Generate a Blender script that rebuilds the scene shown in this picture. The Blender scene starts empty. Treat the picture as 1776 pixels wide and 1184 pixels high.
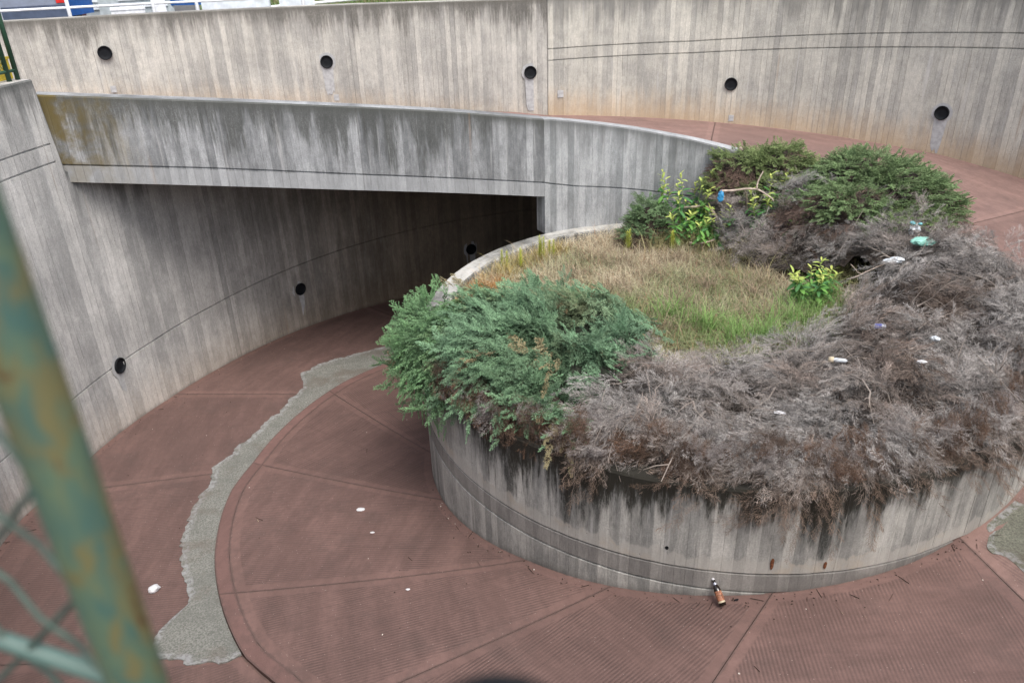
import bpy, math, random
import numpy as np
from mathutils import Vector, Matrix

sc = bpy.context.scene
col = sc.collection
rng = np.random.default_rng(7)
random.seed(7)

# ------------------------------------------------------------------ camera, world, sun, exposure
# world origin = the photographer's eye; z up; metres
cam_d = bpy.data.cameras.new('camera')
cam = bpy.data.objects.new('camera', cam_d)
col.objects.link(cam)
F, W, H, VP = 1360.0, 1776.0, 1184.0, (975.0, 3230.0)
up = -Vector((VP[0] - W/2, -(VP[1] - H/2), -F)).normalized()
fw = Vector((0, 0, -1.0)); yy = (fw - up*fw.dot(up)).normalized(); xx = yy.cross(up)
R3 = Matrix((xx, yy, up))                      # rows = world axes in camera space
cam.matrix_world = R3.to_4x4()
cam_d.sensor_width = 23.5
cam_d.lens = 23.5*F/W
cam_d.clip_start = 0.05
cam_d.clip_end = 2000
cam_d.dof.use_dof = True
cam_d.dof.focus_distance = 9.0
cam_d.dof.aperture_fstop = 1.9
sc.camera = cam

w = bpy.data.worlds.new('World'); sc.world = w; w.use_nodes = True
wn = w.node_tree; wn.nodes.clear()
sky = wn.nodes.new('ShaderNodeTexSky'); sky.sky_type = 'NISHITA'; sky.sun_disc = False
SUN_EL, SUN_ROT = math.radians(60), math.radians(150)
sky.sun_elevation = SUN_EL; sky.sun_rotation = SUN_ROT
sky.air_density = 1.0; sky.dust_density = 3.5; sky.ozone_density = 1.0
bg = wn.nodes.new('ShaderNodeBackground'); bg.inputs[1].default_value = 0.15
wo = wn.nodes.new('ShaderNodeOutputWorld')
hs = wn.nodes.new('ShaderNodeHueSaturation'); hs.inputs['Saturation'].default_value = 0.46
wn.links.new(sky.outputs[0], hs.inputs['Color']); wn.links.new(hs.outputs[0], bg.inputs[0]); wn.links.new(bg.outputs[0], wo.inputs[0])
sd = bpy.data.lights.new('sun', 'SUN'); sd.energy = 1.2; sd.angle = math.radians(32); sd.color = (1.0, 0.95, 0.88)
so = bpy.data.objects.new('sun', sd); col.objects.link(so)
sdir = Vector((math.sin(SUN_ROT)*math.cos(SUN_EL), math.cos(SUN_ROT)*math.cos(SUN_EL), math.sin(SUN_EL)))
so.rotation_euler = (-sdir).to_track_quat('-Z', 'Y').to_euler()
so.location = (0, 0, 30)
sc.view_settings.view_transform = 'Standard'
sc.view_settings.look = 'None'
sc.view_settings.gamma = 1
sc.view_settings.use_curve_mapping = False
sc.view_settings.exposure = 1.05

# ------------------------------------------------------------------ scene graph helpers
def tag(o, label=None, cat=None, group=None, kind=None):
    if label: o['label'] = label
    if cat: o['category'] = cat
    if group: o['group'] = group
    if kind: o['kind'] = kind
    return o

def thing(name, label, cat, loc=(0, 0, 0), rz=0, group=None):
    o = bpy.data.objects.new(name, None); col.objects.link(o)
    o.empty_display_size = 0.1
    o.location = loc; o.rotation_euler = (0, 0, rz)
    return tag(o, label, cat, group)

def link(name, me, mat=None, parent=None, loc=None, rot=None):
    o = bpy.data.objects.new(name, me); col.objects.link(o)
    if mat is not None and not me.materials: me.materials.append(mat)
    if parent: o.parent = parent
    if loc is not None: o.location = loc
    if rot is not None: o.rotation_euler = rot
    return o

class MB:
    """collects vertices, faces, and two uv sets"""
    def __init__(s): s.v = []; s.f = []; s.uv = []; s.e = []
    def quad(s, pts, uvs=None, es=None):
        b = len(s.v); s.v += [tuple(p) for p in pts]; s.f.append(tuple(range(b, b+len(pts))))
        s.uv += list(uvs) if uvs else [(0, 0)]*len(pts)
        s.e += list(es) if es else [(9, 9)]*len(pts)
    def box(s, x0, x1, y0, y1, z0, z1, M=None):
        P = [Vector((x, y, z)) for x in (x0, x1) for y in (y0, y1) for z in (z0, z1)]
        if M is not None: P = [M @ p for p in P]
        for q in ((0, 1, 3, 2), (4, 6, 7, 5), (0, 4, 5, 1), (2, 3, 7, 6), (0, 2, 6, 4), (1, 5, 7, 3)):
            s.quad([P[i] for i in q])
    def tube(s, pts, rad, n=8, cap=True):
        pts = [Vector(p) for p in pts]
        if not hasattr(rad, '__len__'): rad = [rad]*len(pts)
        rings = []; prev = None
        for i, p in enumerate(pts):
            t = (pts[min(i+1, len(pts)-1)] - pts[max(i-1, 0)]).normalized()
            a = t.orthogonal().normalized() if prev is None else (prev - t*prev.dot(t)).normalized()
            prev = a; b = t.cross(a)
            rings.append([p + (a*math.cos(k*2*math.pi/n) + b*math.sin(k*2*math.pi/n))*rad[i] for k in range(n)])
        base = len(s.v)
        for i, r in enumerate(rings):
            s.v += [tuple(p) for p in r]; s.uv += [(k/n, i) for k in range(n)]; s.e += [(9, 9)]*n
        for i in range(len(rings)-1):
            for k in range(n):
                s.f.append((base+i*n+k, base+i*n+(k+1) % n, base+(i+1)*n+(k+1) % n, base+(i+1)*n+k))
        if cap:
            s.f.append(tuple(base+k for k in range(n))[::-1]); s.f.append(tuple(base+(len(rings)-1)*n+k for k in range(n)))
    def lathe(s, prof, M=None, n=16):
        base = len(s.v)
        for (r, z) in prof:
            for k in range(n):
                p = Vector((r*math.cos(2*math.pi*k/n), r*math.sin(2*math.pi*k/n), z))
                if M is not None: p = M @ p
                s.v.append(tuple(p)); s.uv.append((k/n, z)); s.e.append((9, 9))
        for i in range(len(prof)-1):
            for k in range(n):
                s.f.append((base+i*n+k, base+i*n+(k+1) % n, base+(i+1)*n+(k+1) % n, base+(i+1)*n+k))
    def mesh(s, name, smooth=False):
        me = bpy.data.meshes.new(name); me.from_pydata(s.v, [], s.f)
        a = me.uv_layers.new(name='UVMap'); b = me.uv_layers.new(name='Edge')
        li = np.zeros(len(me.loops), dtype=np.int32); me.loops.foreach_get('vertex_index', li)
        a.data.foreach_set('uv', np.array(s.uv, dtype=np.float32)[li].ravel())
        b.data.foreach_set('uv', np.array(s.e, dtype=np.float32)[li].ravel())
        if smooth: me.polygons.foreach_set('use_smooth', [True]*len(me.polygons))
        me.update(); return me
    def build(s, name, mat, parent=None, smooth=False, loc=None, rot=None):
        return link(name, s.mesh(name, smooth), mat, parent, loc, rot)

def tri_mesh(name, V, T, C):
    """big numpy triangle soup with a colour per vertex"""
    me = bpy.data.meshes.new(name)
    V = np.asarray(V, np.float32); T = np.asarray(T, np.int32)
    me.vertices.add(len(V)); me.vertices.foreach_set('co', V.ravel())
    me.loops.add(T.size); me.loops.foreach_set('vertex_index', T.ravel())
    me.polygons.add(len(T)); me.polygons.foreach_set('loop_start', np.arange(0, T.size, 3, dtype=np.int32))
    try: me.polygons.foreach_set('loop_total', np.full(len(T), 3, np.int32))
    except Exception: pass
    ca = me.color_attributes.new('Col', 'FLOAT_COLOR', 'POINT')
    cc = np.ones((len(V), 4), np.float32); cc[:, :3] = np.clip(C, 0, 1); ca.data.foreach_set('color', cc.ravel())
    me.update(calc_edges=True); return me

# ------------------------------------------------------------------ material helpers
class NT:
    def __init__(s, name):
        s.m = bpy.data.materials.new(name); s.m.use_nodes = True; s.t = s.m.node_tree; s.t.nodes.clear()
        s.out = s.t.nodes.new('ShaderNodeOutputMaterial'); s.p = s.t.nodes.new('ShaderNodeBsdfPrincipled')
        s.t.links.new(s.p.outputs[0], s.out.inputs[0])
    def set(s, inp, val):
        if isinstance(val, bpy.types.NodeSocket): s.t.links.new(val, inp)
        elif val is not None:
            if hasattr(val, '__len__') and len(val) == 3 and inp.type == 'RGBA': val = (*val, 1)
            inp.default_value = val
    def n(s, typ, **kw):
        nd = s.t.nodes.new('ShaderNode'+typ)
        for k, v in kw.items():
            if k.startswith('i_'):
                k2 = k[2:]; s.set(nd.inputs[int(k2)] if k2.isdigit() else nd.inputs[k2], v)
            else: setattr(nd, k, v)
        return nd
    def math(s, op, a, b=None, c=None, clamp=False):
        nd = s.n('Math', operation=op, use_clamp=clamp); s.set(nd.inputs[0], a)
        if b is not None: s.set(nd.inputs[1], b)
        if c is not None: s.set(nd.inputs[2], c)
        return nd.outputs[0]
    def mix(s, f, a, b, blend='MIX'):
        nd = s.n('Mix', data_type='RGBA', blend_type=blend); s.set(nd.inputs[0], f); s.set(nd.inputs[6], a); s.set(nd.inputs[7], b)
        return nd.outputs[2]
    def noise(s, vec, scale, detail=4, rough=0.55, dist=0):
        nd = s.n('TexNoise'); s.set(nd.inputs['Vector'], vec); nd.inputs['Scale'].default_value = scale
        nd.inputs['Detail'].default_value = detail; nd.inputs['Roughness'].default_value = rough; nd.inputs['Distortion'].default_value = dist
        return nd.outputs[0]
    def ramp(s, x, lo, hi, a=0.0, b=1.0, smooth=True):
        nd = s.n('MapRange', interpolation_type='SMOOTHSTEP' if smooth else 'LINEAR'); s.set(nd.inputs[0], x)
        for i, v in ((1, lo), (2, hi), (3, a), (4, b)): s.set(nd.inputs[i], v)
        return nd.outputs[0]
    def comb(s, x, y, z=0.0):
        nd = s.n('CombineXYZ'); s.set(nd.inputs[0], x); s.set(nd.inputs[1], y); s.set(nd.inputs[2], z); return nd.outputs[0]
    def uv(s, name):
        u = s.n('UVMap', uv_map=name); sp = s.n('SeparateXYZ'); s.t.links.new(u.outputs[0], sp.inputs[0]); return sp.outputs[0], sp.outputs[1]
    def done(s, color, rough=0.8, height=None, strength=0.5, dist=0.01, spec=0.3, metal=0.0):
        s.set(s.p.inputs['Base Color'], color); s.set(s.p.inputs['Roughness'], rough); s.set(s.p.inputs['Metallic'], metal)
        s.set(s.p.inputs['Specular IOR Level'], spec)
        if height is not None:
            b = s.n('Bump'); b.inputs['Strength'].default_value = strength; b.inputs['Distance'].default_value = dist
            s.set(b.inputs['Height'], height); s.t.links.new(b.outputs[0], s.p.inputs['Normal'])
        return s.m

def simple(name, c, rough=0.6, metal=0.0, var=0.15, scale=8.0, spec=0.4, alpha=None, trans=None):
    t = NT(name); g = t.n('TexCoord').outputs['Object']
    n = t.noise(g, scale, 5)
    cc = t.mix(t.ramp(n, 0.3, 0.7), tuple(x*(1-var) for x in c), tuple(min(1, x*(1+var)) for x in c))
    if alpha is not None: t.p.inputs['Alpha'].default_value = alpha
    if trans is not None: t.p.inputs['Transmission Weight'].default_value = trans
    return t.done(cc, rough, n, 0.15, 0.005, spec, metal)

def concrete(name, light, grey, stain=0.6, stain_len=0.9, stain_col=(0.05, 0.052, 0.05), ochre=0.0, ochre_h=0.6, basedirt=0.2,
             moss_u=None, seam=0.6, seed=0.0, white=0.3, band=None, foot=None, brown_shade_u=None, top_moss=None, pale=None, joint_rust=0.0, contrast=1.0):
    t = NT(name); u, v = t.uv('UVMap'); dt, db = t.uv('Edge')
    us = t.math('ADD', u, seed)
    bi = t.math('FLOOR', t.math('DIVIDE', u, 0.1)); bf = t.math('FRACT', t.math('DIVIDE', u, 0.1))
    hair = t.noise(t.comb(t.math('MULTIPLY', us, 80.0), t.math('MULTIPLY', v, 16.0), 2.0), 1.0, 4, 0.7)
    wn1 = t.n('TexWhiteNoise', noise_dimensions='1D'); t.set(wn1.inputs['W'], bi)
    wv, wc = wn1.outputs['Value'], wn1.outputs['Color']
    sp = t.n('SeparateColor'); t.t.links.new(wc, sp.inputs[0])
    slow = t.noise(t.comb(us, v), 0.9, 5, 0.6)
    st1 = t.noise(t.comb(t.math('MULTIPLY', us, 8.0), t.math('MULTIPLY', v, 1.5)), 1.0, 8, 0.72)
    st2 = t.noise(t.comb(t.math('MULTIPLY', us, 30.0), t.math('MULTIPLY', v, 6.0)), 1.0, 8, 0.75)
    mot = t.noise(t.comb(us, v, 7.7), 8.0, 9, 0.78)
    fine = t.noise(t.comb(us, v), 60.0, 4, 0.7)
    wob = t.noise(t.comb(t.math('MULTIPLY', us, 3.0), t.math('MULTIPLY', v, 3.0), 3.3), 1.0, 5, 0.6)
    c = t.mix(t.ramp(t.math('ADD', t.math('MULTIPLY', wv, 0.16), t.math('ADD', t.math('MULTIPLY', st1, 0.65), t.math('MULTIPLY', slow, 0.30))), 0.42, 0.70), grey, light)
    c = t.mix(t.math('MULTIPLY', t.ramp(sp.outputs[1], 0.6, 1.0), 0.35), c, tuple(x*0.80 for x in light), 'MIX')
    # per board tone
    tone = t.math('ADD', t.math('MULTIPLY', wv, 0.17*contrast), 0.94-0.035*contrast)
    tone = t.math('MULTIPLY', tone, t.ramp(st2, 0.3, 0.7, 1-0.13*contrast, 1+0.09*contrast))
    tone = t.math('MULTIPLY', tone, t.ramp(slow, 0.3, 0.7, 0.88, 1.1))
    tone = t.math('MULTIPLY', tone, t.ramp(hair, 0.3, 0.7, 0.90, 1.08))
    tone = t.math('MULTIPLY', tone, t.ramp(fine, 0.3, 0.7, 0.86, 1.12))
    tone = t.math('MULTIPLY', tone, t.ramp(mot, 0.35, 0.65, 0.92, 1.06))
    tc = t.comb(tone, tone, tone)
    c = t.mix(1.0, c, tc, 'MULTIPLY')
    # pale lime runs
    wr = t.noise(t.comb(t.math('MULTIPLY', us, 13.0), t.math('MULTIPLY', v, 0.6), 5.0), 1.0, 6, 0.62)
    c = t.mix(t.math('MULTIPLY', t.ramp(wr, 0.58, 0.72), white), c, (0.52, 0.51, 0.5))
    # ochre towards the foot
    if ochre:
        fo = t.ramp(t.math('SUBTRACT', db, t.math('MULTIPLY', t.math('SUBTRACT', st1, 0.5), 0.8)), ochre_h, 0.0)
        c = t.mix(t.math('MULTIPLY', fo, ochre), c, (0.44, 0.29, 0.15))
    # dirt at foot
    fd = t.ramp(t.math('SUBTRACT', db, t.math('MULTIPLY', wob, 0.12)), 0.10, -0.05)
    c = t.mix(t.math('MULTIPLY', fd, basedirt), c, (0.05, 0.045, 0.04))
    if band:   # darker damp band at given heights
        fb = t.math('MULTIPLY', t.ramp(v, band[0]-0.01, band[0]+0.01), t.ramp(v, band[1]+0.01, band[1]-0.01))
        c = t.mix(t.math('MULTIPLY', fb, band[2]), c, (0.13, 0.115, 0.11))
    # black algae stain running down from the top
    ln = t.ramp(t.noise(t.comb(t.math('MULTIPLY', us, 5.5), t.math('MULTIPLY', v, 0.55), 9.0), 1.0, 9, 0.72), 0.3, 0.72, 0.02, stain_len)
    big = t.ramp(t.noise(t.comb(us, 0.0, 4.0), 0.6, 3, 0.5), 0.35, 0.65, 0.45, 1.15)
    ln = t.math('MULTIPLY', ln, big)
    sf = t.ramp(t.math('ADD', t.math('SUBTRACT', ln, dt), t.math('MULTIPLY', t.math('SUBTRACT', st2, 0.5), 0.9)), -0.22, 0.34)
    sf = t.math('MULTIPLY', sf, t.ramp(t.math('ADD', t.math('MULTIPLY', hair, 0.5), t.math('MULTIPLY', fine, 0.5)), 0.36, 0.56, 0.55, 1.0))
    c = t.mix(t.math('MULTIPLY', sf, stain, clamp=True), c, stain_col)
    sf2 = t.math('MULTIPLY', t.ramp(dt, t.math('MULTIPLY', wob, 0.30), 0.0), stain*0.9)
    c = t.mix(sf2, c, tuple(x*1.3 for x in stain_col))
    if top_moss:   # black moss over the coping where the shrubs hang
        capf = t.math('GREATER_THAN', u, 59.0); pu = t.math('ADD', t.math('MULTIPLY', capf, v), t.math('MULTIPLY', t.math('SUBTRACT', 1.0, capf), u))
        mu = t.math('MULTIPLY', t.ramp(pu, top_moss[0]-.4, top_moss[0]+.4), t.ramp(pu, top_moss[1]+.4, top_moss[1]-.4))
        ml = t.ramp(t.math('ADD', v, t.math('ADD', t.math('MULTIPLY', t.math('SUBTRACT', ln, 0.5), 0.45), t.math('MULTIPLY', t.math('SUBTRACT', st2, 0.5), 0.6))), top_moss[2]-.16, top_moss[2]+.10)
        ml = t.math('MAXIMUM', ml, t.math('MULTIPLY', capf, t.ramp(wob, .25, .5, .75, 1.0)))
        c = t.mix(t.math('MULTIPLY', t.math('MULTIPLY', mu, ml), 0.93), c, (0.022, 0.020, 0.015))
    if moss_u:
        fm = t.math('MULTIPLY', t.ramp(t.math('SUBTRACT', u, t.math('MULTIPLY', t.math('SUBTRACT', st1, 0.5), moss_u[2])), moss_u[1], moss_u[0]), t.ramp(wob, 0.3, 0.55))
        c = t.mix(t.math('MULTIPLY', fm, 0.85), c, (0.11, 0.08, 0.02))
    if pale:   # washed pale margin with a scalloped upper edge above the joint
        sc_ = t.noise(t.comb(t.math('MULTIPLY', us, 6.5), 0.0, 2.0), 1.0, 3, 0.5)
        hi = t.math('ADD', pale[1]-.16, t.math('MULTIPLY', sc_, 0.36))
        fp_ = t.math('MULTIPLY', t.ramp(t.math('SUBTRACT', hi, v), -0.01, 0.025), t.ramp(v, pale[0]-.006, pale[0]+.006))
        c = t.mix(t.math('MULTIPLY', fp_, 0.55), c, (0.42, 0.40, 0.37))
        c = t.mix(t.math('MULTIPLY', t.math('MULTIPLY', fp_, t.ramp(wob, .5, .65)), 0.35), c, (0.42, 0.34, 0.25))
    # rust runs
    rr = t.noise(t.comb(t.math('MULTIPLY', us, 6.0), t.math('MULTIPLY', v, 0.25), 21.0), 1.0, 3, 0.5)
    c = t.mix(t.math('MULTIPLY', t.ramp(rr, 0.68, 0.78), 0.35), c, (0.24, 0.14, 0.07))
    if brown_shade_u:  # brown tint plus tunnel shade painted into the wall colour
        fu = t.ramp(t.math('ADD', u, t.math('MULTIPLY', t.math('SUBTRACT', st1, 0.5), 3.0)), brown_shade_u[1], brown_shade_u[0])
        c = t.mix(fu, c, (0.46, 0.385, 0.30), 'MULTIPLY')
    if foot:
        ff = t.math('MULTIPLY', t.ramp(db, foot[0]+0.004, foot[0]-0.004), foot[1])
        c = t.mix(t.math('MULTIPLY', ff, t.ramp(st2, 0.2, 0.7, 0.6, 1.0)), c, tuple(x*1.02 for x in light))
    # seams between the shuttering boards
    sj = t.math('ABSOLUTE', t.math('SUBTRACT', bf, 0.5))
    brk = t.noise(t.comb(t.math('MULTIPLY', us, 10.0), t.math('MULTIPLY', v, 2.0), 1.0), 1.0, 3, 0.5)
    sm = t.math('MULTIPLY', t.math('MULTIPLY', t.ramp(sj, 0.435, 0.49), t.ramp(brk, 0.30, 0.55)), t.ramp(sp.outputs[2], 0.25, 0.95, 0.10, 0.85))
    c = t.mix(t.math('MULTIPLY', sm, seam), c, (0.07, 0.06, 0.055))
    # pits
    vo = t.n('TexVoronoi'); t.set(vo.inputs['Vector'], t.comb(us, v)); vo.inputs['Scale'].default_value = 7.0
    pit = t.ramp(vo.outputs[0], 0.05, 0.03)
    c = t.mix(t.math('MULTIPLY', pit, 0.7), c, (0.05, 0.045, 0.04))
    h = t.math('ADD', t.math('MULTIPLY', st2, 0.5), t.math('MULTIPLY', fine, 0.45))
    h = t.math('SUBTRACT', h, t.math('MULTIPLY', sm, 0.9)); h = t.math('SUBTRACT', h, pit)
    return t.done(c, 0.85, h, 0.45, 0.008, 0.25)

def mat_red(name, c1=(0.152, 0.092, 0.080), c2=(0.116, 0.071, 0.062), rib=1.0, pitch=0.033):
    t = NT(name); u, v = t.uv('UVMap'); a, b = t.uv('Edge')
    g = t.n('NewGeometry').outputs['Position']
    n1 = t.noise(g, 0.9, 5, 0.6); n2 = t.noise(g, 14.0, 5, 0.65); n3 = t.noise(g, 120.0, 3, 0.7)
    ed = t.math('MINIMUM', a, b)
    mask = t.ramp(t.math('ADD', ed, t.math('MULTIPLY', t.math('SUBTRACT', n2, 0.5), 0.03)), 0.10, 0.125)
    s = t.math('SINE', t.math('MULTIPLY', u, 2*math.pi/pitch))
    s01 = t.math('MULTIPLY_ADD', s, 0.5, 0.5)
    wear = t.ramp(t.noise(t.comb(t.math('MULTIPLY', u, 0.8), t.math('MULTIPLY', v, 2.5)), 1.0, 5, 0.65), 0.3, 0.7, 0.25, 1.0)
    ribf = t.math('MULTIPLY', t.math('MULTIPLY', s01, mask), t.math('MULTIPLY', wear, rib))
    c = t.mix(t.ramp(n1, 0.3, 0.7), c2, c1)
    oi = t.n('ObjectInfo').outputs['Random']; tn = t.math('MULTIPLY', t.ramp(oi, 0, 1, 0.88, 1.12, False), t.ramp(t.noise(t.comb(t.math('MULTIPLY', u, 1.2), t.math('MULTIPLY', v, 5.0)), 1.0, 7, 0.7), 0.35, 0.65, 0.84, 1.14))
    c = t.mix(1.0, c, t.comb(tn, tn, tn), 'MULTIPLY')
    c = t.mix(t.math('MULTIPLY', t.ramp(n2, 0.35, 0.75), 0.35), c, tuple(x*0.62 for x in c2))
    c = t.mix(t.math('MULTIPLY', t.ramp(t.math('SUBTRACT', 1.0, mask), 0, 1), 0.2), c, tuple(x*1.12 for x in c1))
    c = t.mix(t.math('MULTIPLY', ribf, 0.64), c, (0.055, 0.038, 0.035))
    lf = t.math('FRACT', t.math('MULTIPLY', u, 1/0.21)); ll = t.math('MULTIPLY', t.ramp(t.math('ABSOLUTE', t.math('SUBTRACT', lf, 0.5)), 0.47, 0.5), mask)
    c = t.mix(t.math('MULTIPLY', ll, t.ramp(t.noise(t.comb(t.math('MULTIPLY', u, 2.0), t.math('MULTIPLY', v, 0.3), 7.0), 1.0, 2), 0.45, 0.6, 0.0, 0.55)), c, (0.05, 0.035, 0.03))
    # dark damp and grime, pale grit
    gr = t.noise(g, 1.9, 8, 0.75)
    c = t.mix(t.math('MULTIPLY', t.ramp(gr, 0.50, 0.66), 0.38), c, (0.07, 0.05, 0.045))
    sb = t.math('MULTIPLY', t.ramp(t.math('SUBTRACT', ed, t.math('MULTIPLY', n2, 0.05)), 0.0, -0.02), 0.5)
    c = t.mix(sb, c, (0.06, 0.045, 0.04))
    vo = t.n('TexVoronoi'); t.set(vo.inputs['Vector'], g); vo.inputs['Scale'].default_value = 16.0
    c = t.mix(t.math('MULTIPLY', t.ramp(vo.outputs[0], 0.07, 0.04), 0.6), c, (0.5, 0.42, 0.38))
    c = t.mix(t.math('MULTIPLY', t.ramp(n3, 0.35, 0.75), 0.25), c, tuple(x*1.5 for x in c1))
    h = t.math('SUBTRACT', t.math('MULTIPLY', n3, 0.3), t.math('MULTIPLY', ribf, 1.0))
    return t.done(c, 0.78, h, 0.6, 0.006, 0.3)

def mat_cement(name, c=(0.20, 0.20, 0.18)):
    t = NT(name); g = t.n('NewGeometry').outputs['Position']; a, b = t.uv('Edge')
    n = t.noise(g, 55, 5, 0.75); n2 = t.noise(g, 3.0, 5, 0.6); n3 = t.noise(g, 18, 4, 0.6)
    cc = t.mix(t.ramp(n, 0.35, 0.65), tuple(x*0.55 for x in c), tuple(x*1.25 for x in c))
    cc = t.mix(t.math('MULTIPLY', t.ramp(n2, 0.4, 0.7), 0.5), cc, tuple(x*0.6 for x in c))
    edge = t.ramp(t.math('ADD', a, t.math('MULTIPLY', t.math('SUBTRACT', n3, 0.5), 0.10)), 0.10, 0.07)
    cc = t.mix(t.math('MULTIPLY', t.math('MULTIPLY', edge, t.ramp(n3, .40, .62)), 0.6), cc, (0.33, 0.33, 0.34))
    dm_ = t.noise(g, 1.6, 8, 0.7); cc = t.mix(t.math('MULTIPLY', t.ramp(dm_, .48, .66), .6), cc, tuple(x*y for x, y in zip(c, (.62, .50, .46))))
    return t.done(cc, 0.85, n, 0.8, 0.01, 0.25)

def mat_foliage(name, rough=0.7, trans=0.15):
    t = NT(name); ca = t.n('VertexColor', layer_name='Col').outputs[0]
    t.set(t.p.inputs['Base Color'], ca); t.p.inputs['Roughness'].default_value = rough
    t.p.inputs['Specular IOR Level'].default_value = 0.2
    tr = t.n('BsdfTranslucent'); t.set(tr.inputs[0], ca); mx = t.n('MixShader'); mx.inputs[0].default_value = trans
    t.t.links.new(t.p.outputs[0], mx.inputs[1]); t.t.links.new(tr.outputs[0], mx.inputs[2]); t.t.links.new(mx.outputs[0], t.out.inputs[0])
    return t.m

M_PLANTER = concrete('planter_concrete', (0.46, 0.45, 0.42), (0.24, 0.24, 0.23), stain=0.93, stain_len=0.85, stain_col=(0.024, 0.025, 0.023), basedirt=0.6, seam=0.35, white=0.6, seed=11, band=(-5.21, -5.0, 0.5), contrast=.85, top_moss=(4.6, 13.8, -4.34), pale=(-5.0, -4.86))
M_PARAPET = concrete('parapet_concrete', (0.33, 0.335, 0.34), (0.17, 0.175, 0.18), stain=0.85, stain_len=1.0, stain_col=(0.055, 0.057, 0.052), basedirt=0.0, moss_u=(0.1, 1.2, 1.6), seed=41, white=0.4, contrast=1.3, foot=(0.215, 0.55), seam=.5)
M_PILLAR = concrete('pillar_concrete', (0.37, 0.375, 0.38), (0.23, 0.24, 0.245), stain=0.68, stain_len=0.55, stain_col=(0.08, 0.082, 0.08), basedirt=0.3, seed=51, white=0.4, seam=.5)
M_BACK = concrete('retaining_concrete', (0.47, 0.45, 0.405), (0.355, 0.345, 0.32), stain=0.88, stain_len=0.75, stain_col=(0.09, 0.085, 0.075), ochre=0.3, ochre_h=.6, basedirt=0.15, seed=3, white=0.35, seam=.75)
M_BACKR = concrete('retaining_concrete_ochre', (0.48, 0.46, 0.405), (0.36, 0.35, 0.32), stain=0.62, stain_len=0.7, stain_col=(0.10, 0.10, 0.095), ochre=0.6, ochre_h=0.85, basedirt=0.15, seed=23, white=0.45, seam=.75)
M_LOWER = concrete('lower_wall_concrete', (0.48, 0.465, 0.445), (0.35, 0.345, 0.335), stain=0.75, stain_len=0.6, basedirt=0.85, ochre=.2, ochre_h=.9, seed=77, white=0.4, seam=.6, brown_shade_u=(8.5, 15.0))
M_SOFFIT = simple('shade_dark_soffit_concrete', (0.075, 0.07, 0.062), 0.9)  # colour lowered to paint the tunnel's darkness into the soffit
M_RED = mat_red('red_ribbed_concrete')
M_REDFAR = mat_red('red_brushed_concrete', c1=(0.21, 0.130, 0.112), c2=(0.175, 0.112, 0.098), rib=0.55)
M_KERB = mat_red('red_kerb_concrete', c1=(0.158, 0.091, 0.08), c2=(0.126, 0.074, 0.065), rib=0.0)
M_CEM = mat_cement('patch_cement')
M_MORT = simple('mortar_grey', (0.37, 0.37, 0.37), 0.9, scale=14)
M_BLACK = simple('black_rubber', (0.008, 0.009, 0.011), 0.7, scale=30, spec=.15)
M_DARK = simple('dark_subbase', (0.03, 0.025, 0.022), 0.95)
M_FOL = mat_foliage('juniper_foliage'); M_TWIG = mat_foliage('dead_twigs', 0.85, 0.05); M_LEAF = mat_foliage('leaf_green', 0.5, 0.3)
M_GRASS = mat_foliage('grass_blades', 0.7, 0.25)

# ------------------------------------------------------------------ site geometry
CX, CY = 2.4, 8.6
PHS = [-300, -280, -260, -235, -204, -155, -141, -131, -121, -111, -99, -84, -72, -57, 0, 35, 45, 63, 74, 88, 101, 125]
ZS = [-7.2, -7.0, -6.85, -6.6, -6.27, -5.82, -5.66, -5.54, -5.46, -5.37, -5.26, -5.15, -5.08, -4.96, -4.35, -3.95, -3.78, -3.61, -3.51, -3.38, -3.26, -3.05]
def gz(ph): return float(np.interp(ph, PHS, ZS))
def pol(r, ph, z=0.0): a = math.radians(ph); return Vector((CX + r*math.cos(a), CY + r*math.sin(a), z))
def rlow(th): return float(np.interp(th, [60, 125, 156, 166, 177, 184, 187, 195, 262], [7.88, 7.88, 7.9, 7.98, 8.15, 8.25, 8.4, 8.5, 8.5]))

def resample(pts, step):
    P = np.array(pts, float); d = np.r_[0, np.cumsum(np.linalg.norm(np.diff(P[:, :2], axis=0), axis=1))]
    n = max(2, int(round(d[-1]/step))+1); s = np.linspace(0, d[-1], n)
    return np.stack([np.interp(s, d, P[:, k]) for k in range(P.shape[1])], 1), s

def smooth_path(pts, n=12):
    P = [np.array(p, float) for p in pts]; out = []
    for i in range(len(P)-1):
        a = P[max(i-1, 0)]; b = P[i]; c = P[i+1]; d = P[min(i+2, len(P)-1)]
        for k in range(n):
            t = k/n; out.append(0.5*((2*b)+(-a+c)*t+(2*a-5*b+4*c-d)*t*t+(-a+3*b-3*c+d)*t**3))
    out.append(P[-1]); return np.array(out)

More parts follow.
